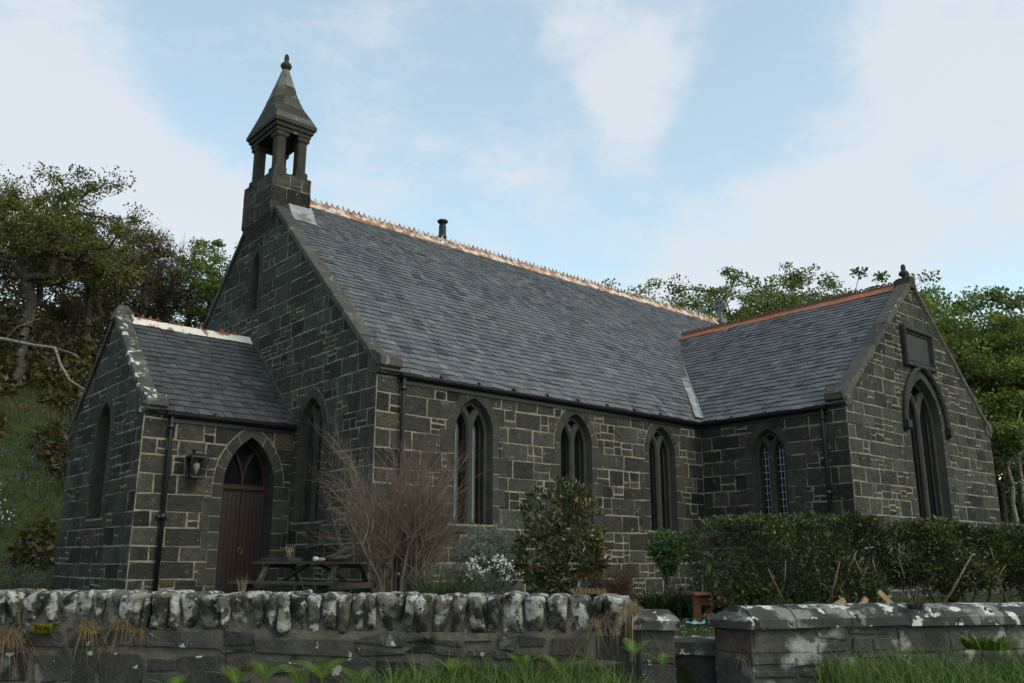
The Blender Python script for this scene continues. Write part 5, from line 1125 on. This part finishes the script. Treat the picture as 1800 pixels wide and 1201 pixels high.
# ------------------------------------------------------------------ picnic table and what lies on it
TA, TB = at(470, 987, 14.9)*[1, 1, 0], at(641, 990, 13.9)*[1, 1, 0]
tu = (TB-TA)/np.linalg.norm(TB-TA); tl_ = float(np.linalg.norm(TB-TA)); tn = np.array([tu[1], -tu[0], 0]); tn = tn if tn[0] < 0 else -tn; tc_ = (TA+TB)/2; up = np.array([0, 0, 1.0])
ZG, ZTOP = .90, 1.65
t = empty('picnic_table', (tc_[0], tc_[1], ZG), 'weathered dark timber picnic table with attached benches beside the porch door', 'picnic table'); mb = MB(); rr = random.Random(5)
for k in range(5): mb.obox(tc_+tn*(k-2)*.142+up*(ZTOP-.02+rr.uniform(-.003, .003)), tu*(tl_/2+rr.uniform(-.01, .015)), tn*.066, up*.02, rr.random())
mb.build('tabletop', 'tablewood', t)
for s in (-1, 1):
    mb = MB()
    for k in range(2): mb.obox(tc_+tn*(s*.68+(k-.5)*.14)+up*(1.33), tu*(tl_/2+rr.uniform(-.01, .02)), tn*.066, up*.02, rr.random())
    mb.build('bench', 'tablewood', t)
for e in (-1, 1):
    c = tc_+tu*e*(tl_/2-.30)
    mb = MB()
    for s in (-1, 1): mb.beam(c+tn*s*.28+up*(ZTOP-.04), c+tn*s*.72+up*ZG, .045, .10, up=tu)
    mb.beam(c-tn*.80+tu*.046*e+up*1.285, c+tn*.80+tu*.046*e+up*1.285, .045, .09); mb.beam(c-tn*.34+tu*.046*e+up*1.58, c+tn*.34+tu*.046*e+up*1.58, .045, .07)
    mb.beam(c+tu*.05*e+up*1.29, tc_+tu*e*.12+up*1.60, .04, .07, up=tn); mb.build('leg_frame', 'tablewood', t)
q = tc_+tn*.12-tu*.60
mb = MB(); mb.obox(q+up*(ZTOP+.012), tu*.29, tn*.16, up*.012)
for s in (-1, 1): mb.obox(q+tn*s*.15+up*(ZTOP+.034), tu*.29, tn*.010, up*.022); mb.obox(q+tu*s*.28+up*(ZTOP+.034), tu*.010, tn*.14, up*.022)
o = mb.build('tray', 'tablewood'); tag(o, 'shallow dark tray on the door end of the picnic table', 'tray')
q2 = q+tu*.16; t = empty('stick_pot', q2+up*(ZTOP+.024), 'small pot bristling with dry yellowish sticks on the dark tray', 'pot'); mb = MB(); mb.lathe((q2[0], q2[1], ZTOP+.0245), [(.045, 0), (.058, .04), (.062, .07), (.052, .075)], 12); mb.build('pot', 'tablewood', t); mb = MB()
for k in range(16):
    a_ = rr.uniform(0, 6.28); m = .045*math.sqrt(rr.random()); p0 = q2+np.array([m*math.cos(a_), m*math.sin(a_), ZTOP+.05]); p1 = p0+np.array([rr.gauss(0, .03), rr.gauss(0, .03), rr.uniform(.10, .19)]); mb.tube([p0, (p0+p1)/2+[rr.gauss(0, .008), 0, 0], p1], .0055, 4, .8)
mb.build('sticks', 'straw', t)
q3 = tc_+tu*.50+tn*.05; t = empty('driftwood', q3+up*ZTOP, 'gnarled grey driftwood piece lying on the right end of the picnic table', 'driftwood'); mb = MB()
mb.tube([q3-tu*.20+up*(ZTOP+.05), q3-tu*.05+up*(ZTOP+.06)+tn*.03, q3+tu*.10+up*(ZTOP+.09), q3+tu*.22+up*(ZTOP+.17), q3+tu*.33+up*(ZTOP+.22)], [.035, .06, .065, .05, .02], 8)
mb.tube([q3-tu*.10+up*(ZTOP+.04)+tn*.05, q3+tu*.06+up*(ZTOP+.045)+tn*.06, q3+tu*.20+up*(ZTOP+.05)+tn*.04, q3+tu*.29+up*(ZTOP+.10)], [.04, .045, .04, .02], 8)
mb.tube([q3+tu*.0+up*(ZTOP+.08), q3+tu*.06+up*(ZTOP+.15), q3+tu*.16+up*(ZTOP+.20), q3+tu*.26+up*(ZTOP+.20)], [.04, .035, .03, .012], 7); mb.build('wood', 'drift', t)
for (off, sz, mt_, lb) in ((.21, (.055, .045, .038), 'pale', 'pale cream rounded stone lying left of the driftwood'), (.33, (.06, .04, .030), 'pink', 'flattish pinkish stone touching the driftwood')):
    mb = MB(); c = tc_+tu*off+tn*.20+up*(ZTOP+sz[2]*.95); noise_blob(mb, c, tu*sz[0], tn*sz[1], up*sz[2], int(off*100), .12, .5, .85); tag(mb.build('rounded_stone', mt_), lb, 'stone', 'stones on the picnic table')
# ------------------------------------------------------------------ red-brown bench end, teal sheet, split wood
b = at(1226, 1083, 11.4); b[2] = gz(b[0], b[1]); zb = hgt(1230, 1043, 11.4); t = empty('garden_bench', b, 'red-brown timber bench end with a slanting brace beside the hedge', 'bench')
r_ = RH*.97+FH*.25; r_ /= np.linalg.norm(r_); f_ = np.array([-r_[1], r_[0], 0])
for lb_, pts in (('leg', [(b+[0, 0, 0], b+[0, 0, zb-b[2]-.03], .085, .06)]), ('brace', [(b+r_*.10, b+r_*.27+[0, 0, zb-b[2]-.08], .06, .05)]), ('rail', [(b-r_*.02+[0, 0, zb-b[2]-.10], b+r_*.75+[0, 0, zb-b[2]-.10], .045, .09)])):
    mb = MB()
    for p0, p1, w_, h_ in pts: mb.beam(p0+f_*(.0 if lb_ != 'brace' else .055), p1+f_*(.0 if lb_ != 'brace' else .055), w_, h_, up=f_ if lb_ != 'rail' else (0, 0, 1))
    mb.build(lb_, 'redwood', t)
mb = MB(); mb.beam(b+r_*.72, b+r_*.72+[0, 0, zb-b[2]-.03], .085, .06, up=f_); mb.build('leg', 'redwood', t)
mb = MB()
for k in range(3): mb.beam(b-r_*.10+f_*(.14*k-.1)+[0, 0, zb-b[2]], b+r_*.85+f_*(.14*k-.1)+[0, 0, zb-b[2]], .125, .035)
mb.build('seat', 'redwood', t)
c = at(1228, 1088, 10.9); c[2] = gz(c[0], c[1]); mb = MB(); gx, gy = 9, 6; rt_ = random.Random(4); P = []
for j in range(gy+1):
    for i in range(gx+1): P.append(c+r_*(i/gx-.5)*.24+f_*(j/gy-.5)*.2+[0, 0, .03+.03*math.sin(i*1.3)*math.sin(j*1.1)+rt_.uniform(0, .02)])
mb.faces(P, [(j*(gx+1)+i, j*(gx+1)+i+1, (j+1)*(gx+1)+i+1, (j+1)*(gx+1)+i) for j in range(gy) for i in range(gx)], .5, True); tag(mb.build('crumpled_sheet', 'teal'), 'crumpled pale teal plastic sheet lying on the lawn by the gate gap', 'sheet')
for k, (px, py, D, a_, ln_, lb) in enumerate([(1512, 1070, 10.6, .9, .30, 'short pale split log leaning among the hedge stems, left of the other'), (1566, 1062, 10.7, -.75, .42, 'longer pale split plank leaning among the hedge stems'), (1470, 1064, 10.7, .5, .26, 'small pale offcut at the leftmost gap between hedge stems')]):
    c = at(px, py, D); mb = MB(); d = r_*math.cos(a_)+up*math.sin(a_); mb.beam(c-d*ln_/2, c+d*ln_/2, .06, .035, up=f_); o = mb.build('split_wood', 'newwood'); tag(o, lb, 'wood', 'split wood under the hedge')
# ------------------------------------------------------------------ tufts and ferns on and before the boundary wall
def tuft(px, py, D, nb, hh, rad, mat, label, cat, seed, name='grass_tuft', group=None, bend=1.2, bw=.004, hang=.0):
    b = at(px, py, D); rg = nr(seed); v, f, tn_ = blades(np.zeros(3), nb, hh, rad, rg, bw, bend)
    if hang: v = v.copy(); r2_ = np.hypot(v[:, 0], v[:, 1]); v[:, 2] -= hang*(r2_/max(hh, .01))**1.5
    o = npmesh(name, v, f, tn_, mat); o.location = V(b); tag(o, label, cat, group); return o
TG = 'dry grass tufts on the boundary wall'
wD = lambda px: min(wall_D((px-900)/FPX*7.2), 9)
tuft(12, 1128, wD(12)-.06, 420, .30, .12, 'straw', 'broad tawny dry grass tuft hanging at the left end of the cope wall', 'grass tuft', 201, group=TG, bend=1.5, hang=.22)
tuft(155, 1108, wD(155)-.03, 300, .20, .06, 'straw', 'straw-coloured tuft under the cope stones, left of its twin', 'grass tuft', 202, group=TG, bend=1.5, hang=.20)
tuft(216, 1102, wD(216)-.03, 260, .19, .055, 'straw', 'straw-coloured tuft under the cope stones, right of its twin', 'grass tuft', 203, group=TG, bend=1.5, hang=.20)
tuft(248, 1112, wD(248)-.03, 90, .12, .025, 'straw', 'tiny straw-coloured tuft right of the two larger ones', 'grass tuft', 204, group=TG, bend=1.4, hang=.12)
tuft(1035, 1044, wD(1035)+.18, 220, .07, .14, 'straw', 'low dry grass mat on top of the wall near its gate end', 'grass tuft', 205, group=TG, bend=1.6)
tuft(1100, 1068, wD(1100)+.05, 260, .22, .10, 'straw', 'dry reddish grass spilling over the wall end beside the narrow gatepost', 'grass tuft', 206, group=TG, bend=1.6, hang=.25)
tuft(1052, 1088, wD(1052)-.02, 120, .12, .07, 'straw', 'thin dry grass hanging from the joint below the last cope stones', 'grass tuft', 207, group=TG, bend=1.5, hang=.15)
tuft(1303, 1158, 6.68, 60, .08, .03, 'straw', 'little dry tuft growing from the face of the broad angled gatepost', 'grass tuft', 208, group=TG, bend=1.5, hang=.06)
tuft(425, 1040, wD(425)+.1, 26, .16, .03, 'straw', 'thin upright straw stems on the wall in front of the red door', 'grass tuft', 209, group=TG, bend=.5)
tuft(75, 1112, wD(75)-.04, 160, .11, .07, 'gorse', 'small yellow-green sprig growing from the wall joint at left', 'sprig', 210, 'wall_sprig', bw=.012)
tuft(752, 1132, wD(752)-.04, 120, .07, .04, 'lowgreen', 'small green cushion in a mortar joint below the middle cope stones', 'sprig', 211, 'wall_sprig', bw=.010)
tuft(1610, 1072, 6.9, 140, .10, .05, 'twig_dark', 'dark wiry lichen tuft on the slab coping', 'sprig', 212, 'wall_sprig', bend=.9)
tuft(1735, 1142, 6.35, 130, .13, .13, 'bright', 'yellow-green leafy weed in the grass before the slab-coped wall', 'weed', 213, 'leafy_weed', bw=.022)
def frond(rg, ln_, az, arch):
    """one arching fern frond: rachis with tapering rows of leaflets"""
    V_, F_ = [], []; o = np.array([math.cos(az), math.sin(az), 0]); s = np.array([-o[1], o[0], 0]); n = 16; pp = []
    for i in range(n+1):
        u = i/n; pp.append(o*ln_*(.12*u+.75*u*u*arch)+np.array([0, 0, 1])*ln_*(u*1.0-.55*arch*u*u))
    def quad(a, b, c, d): k = len(V_); V_.extend([a, b, c, d]); F_.append((k, k+1, k+2, k+3))
    for i in range(n):
        w_ = .003*(1-i/n)+.001; quad(pp[i]-s*w_, pp[i]+s*w_, pp[i+1]+s*w_, pp[i+1]-s*w_)
    for i in range(3, n):
        u = i/n; t_ = pp[i+1 if i < n else i]-pp[i-1]; t_ /= np.linalg.norm(t_); pl = ln_*.28*math.sin(PI*(1-u)**.75*.92+.12)*(.9 if i > 3 else .6)
        for sg in (-1, 1):
            d = s*sg*.93+t_*.38-np.array([0, 0, .12]); d /= np.linalg.norm(d); m = 6; nn = np.cross(d, t_)
            for k in range(m):        # pinnules
                a = pp[i]+d*pl*(k/m); h = ln_*.030*(1-.75*k/m)
                quad(a, a+d*pl/m*.5+t_*h, a+d*pl/m*.95+t_*h*.35, a+d*pl/m); quad(a, a+d*pl/m, a+d*pl/m*.95-t_*h*.35, a+d*pl/m*.5-t_*h)
    return np.array(V_), np.array(F_)
def fern(seed, n, ln_):
    rg = nr(seed); V_, F_, k = [], [], 0
    for i in range(n):
        v, f = frond(rg, ln_*rg.uniform(.7, 1.1), 2*PI*i/n+rg.normal(0, .4), rg.uniform(.45, .95)); V_.append(v); F_.append(f+k); k += len(v)
    F_ = np.concatenate(F_); return np.concatenate(V_), F_, np.clip(rg.normal(.5, .2, len(F_)), 0, 1)
FG_ = 'young ferns at the foot of the boundary wall'
protos = []
for k in range(3):
    v, f, tn_ = fern(300+k, (4, 5, 3)[k], (.40, .34, .46)[k]); o = npmesh('fern', v, f, tn_, 'fern'); protos.append(o)
spots = [(70, 1236, 'fern at the far left, lowest in the picture', .9), (300, 1226, 'fern leftmost of the row below the middle cope stones', .9), (415, 1215, 'fern second in the row below the middle cope stones', .9), (465, 1206, 'tall fern reaching up the wall below the picnic table', 1.0), (525, 1212, 'wide fern left of the large oval wall stone', 1.05),
         (565, 1205, 'upright fern overlapping the large oval wall stone', .95), (630, 1215, 'fern right of the large oval wall stone', .9), (690, 1226, 'low fern where the green grass begins', .8), (735, 1222, 'small fern just inside the green grass', .7), (795, 1195, 'fern at the wall below the rust-brown wall stone', .75),
         (920, 1185, 'yellow-green fern half hidden in the grass below the evergreen shrub', .85), (985, 1195, 'fern lost in the grass under the dry hanging tuft', .7), (1115, 1160, 'fern standing against the narrow gatepost', .7), (1165, 1178, 'fern in the grass right below the narrow gatepost cap', .7)]
for k, (px, py, lb, sc) in enumerate(spots):
    o = protos[k] if k < 3 else protos[k % 3].copy()
    if k >= 3: COL.objects.link(o)
    D = wD(px)-.30; p = at(px, py, D); o.location = V((p[0], p[1], p[2])); o.rotation_euler = (0, 0, k*1.7); o.scale = (sc*.8,)*3
    tag(o, lb, 'fern', FG_)
# ------------------------------------------------------------------ grass, flowers
def scatter(n, X0, X1, D0, D1, rg): X = rg.uniform(X0, X1, n); D = rg.uniform(D0, D1, n); return CAM[0]+RH[0]*X+FH[0]*D, CAM[1]+RH[1]*X+FH[1]*D, X, D
def grass(name, x, y, h, mat, seed, bw=.006, bend=.7, patch=0.0):
    rg = nr(seed); n = len(x); p0 = np.stack([x, y, gh(x, y)-.01], 1); a = rg.uniform(0, 2*PI, n); out = np.stack([np.cos(a), np.sin(a), 0*a], 1)
    v, f, t = blade_mesh(p0, h*rg.uniform(.6, 1.2, n), out, bend*rg.uniform(.2, 1.3, n), rg, bw)
    if patch: t = np.clip(t+np.tile(patch*(np.sin(x*.9+y*.35)*np.sin(y*.8-x*.3+1)+.6*np.sin(x*2.1+y*1.7)), 2), 0, 1)
    o = npmesh(name, v, f, t, mat); o['kind'] = 'stuff'; return o
wdv = lambda X: np.where(X < .93, 6.85+(.93-X)*.175, np.where(X > 1.6, 6.6+(X-1.6)*.25, 6.85-(X-.93)*.35))
rg = nr(400); x, y, X, D = scatter(62000, -6.5, 8.5, 3.6, 8.6, rg); ok = (D < wdv(X)-.02)
tall = .13+.20*sstep(-1.7, -.9, X)-.26*sstep(.8, 1.0, X)+.24*sstep(1.8, 2.2, X)+.03*np.sin(X*3.1+D*2)+.03*np.sin(X*7.3-D*3); tall = np.maximum(tall, .03)*sstep(3.4, 5.2, D)+.03
grass('verge_grass', x[ok], y[ok], tall[ok], 'grass', 401, .008, .8, .10)
rg = nr(410); x, y, X, D = scatter(15000, -7, 8.5, 4.0, 8.4, rg); ok = (D < wdv(X)-.02) & (np.sin(X*2.3+1)*np.sin(D*3.1+X) > .25)
grass('dead_grass', x[ok], y[ok], .06+.10*sstep(3.6, 6, D[ok]), 'straw', 411, .006, 1.2)
rg = nr(420); x, y, X, D = scatter(60000, -8, 9, 7.4, 15, rg); ok = (D > wdv(X)+.5) & ((y < -.05) | (x < -3.1))
near = rg.random(len(x)) < np.where((X > .6) & (X < 2.6), 1.0, .45); ok &= near
grass('lawn_grass', x[ok], y[ok], .045, 'lawn', 421, .007, .6)
rg = nr(430); x, y, X, D = scatter(70000, -30, 2, 22, 50, rg); ok = (y > 13.5) & (D > wdv(X)) & ((x < -3.2) | (y > 11))
hh = .22+.34*np.clip(np.sin(x*1.1+y*.7)*np.sin(y*1.3-x*.6)+.2, 0, 1)+.12*np.sin(x*2.9)*np.sin(y*2.3); hh = hh*(.35+.65*sstep(14, 22, y))
grass('bank_grass', x[ok], y[ok], np.maximum(.06, hh[ok]), 'hillgrass', 431, .03, .9, .45)
rg = nr(440); x, y, X, D = scatter(36000, -26, -6, 24, 52, rg); m = np.sin(x*.55+1.0)*np.sin(y*.42+x*.2+.6)+.5*np.sin(x*1.7+y*.6)+1.2*np.exp(-((y-20)/3.0)**2)+1.0*np.exp(-((y-30)/2.5)**2); ok = (y > 16) & (m > .45) & (rg.random(len(x)) < .75)
P = np.stack([x, y, gh(x, y)+.10+.16*rg.random(len(x))], 1)[ok]; v, f = leaves(P, .085, rg, .7); o = npmesh('bluebells', v, f, rg.random(len(P)), 'bluebell'); o['kind'] = 'stuff'
rg = nr(450); x, y, X, D = scatter(330, .4, 3.2, 7.6, 11.8, rg); P = np.stack([x, y, gh(x, y)+.045], 1); v, f = leaves(P, .014, rg, .9); o = npmesh('daisies', v, f, rg.random(len(P)), 'petal'); o['kind'] = 'stuff'
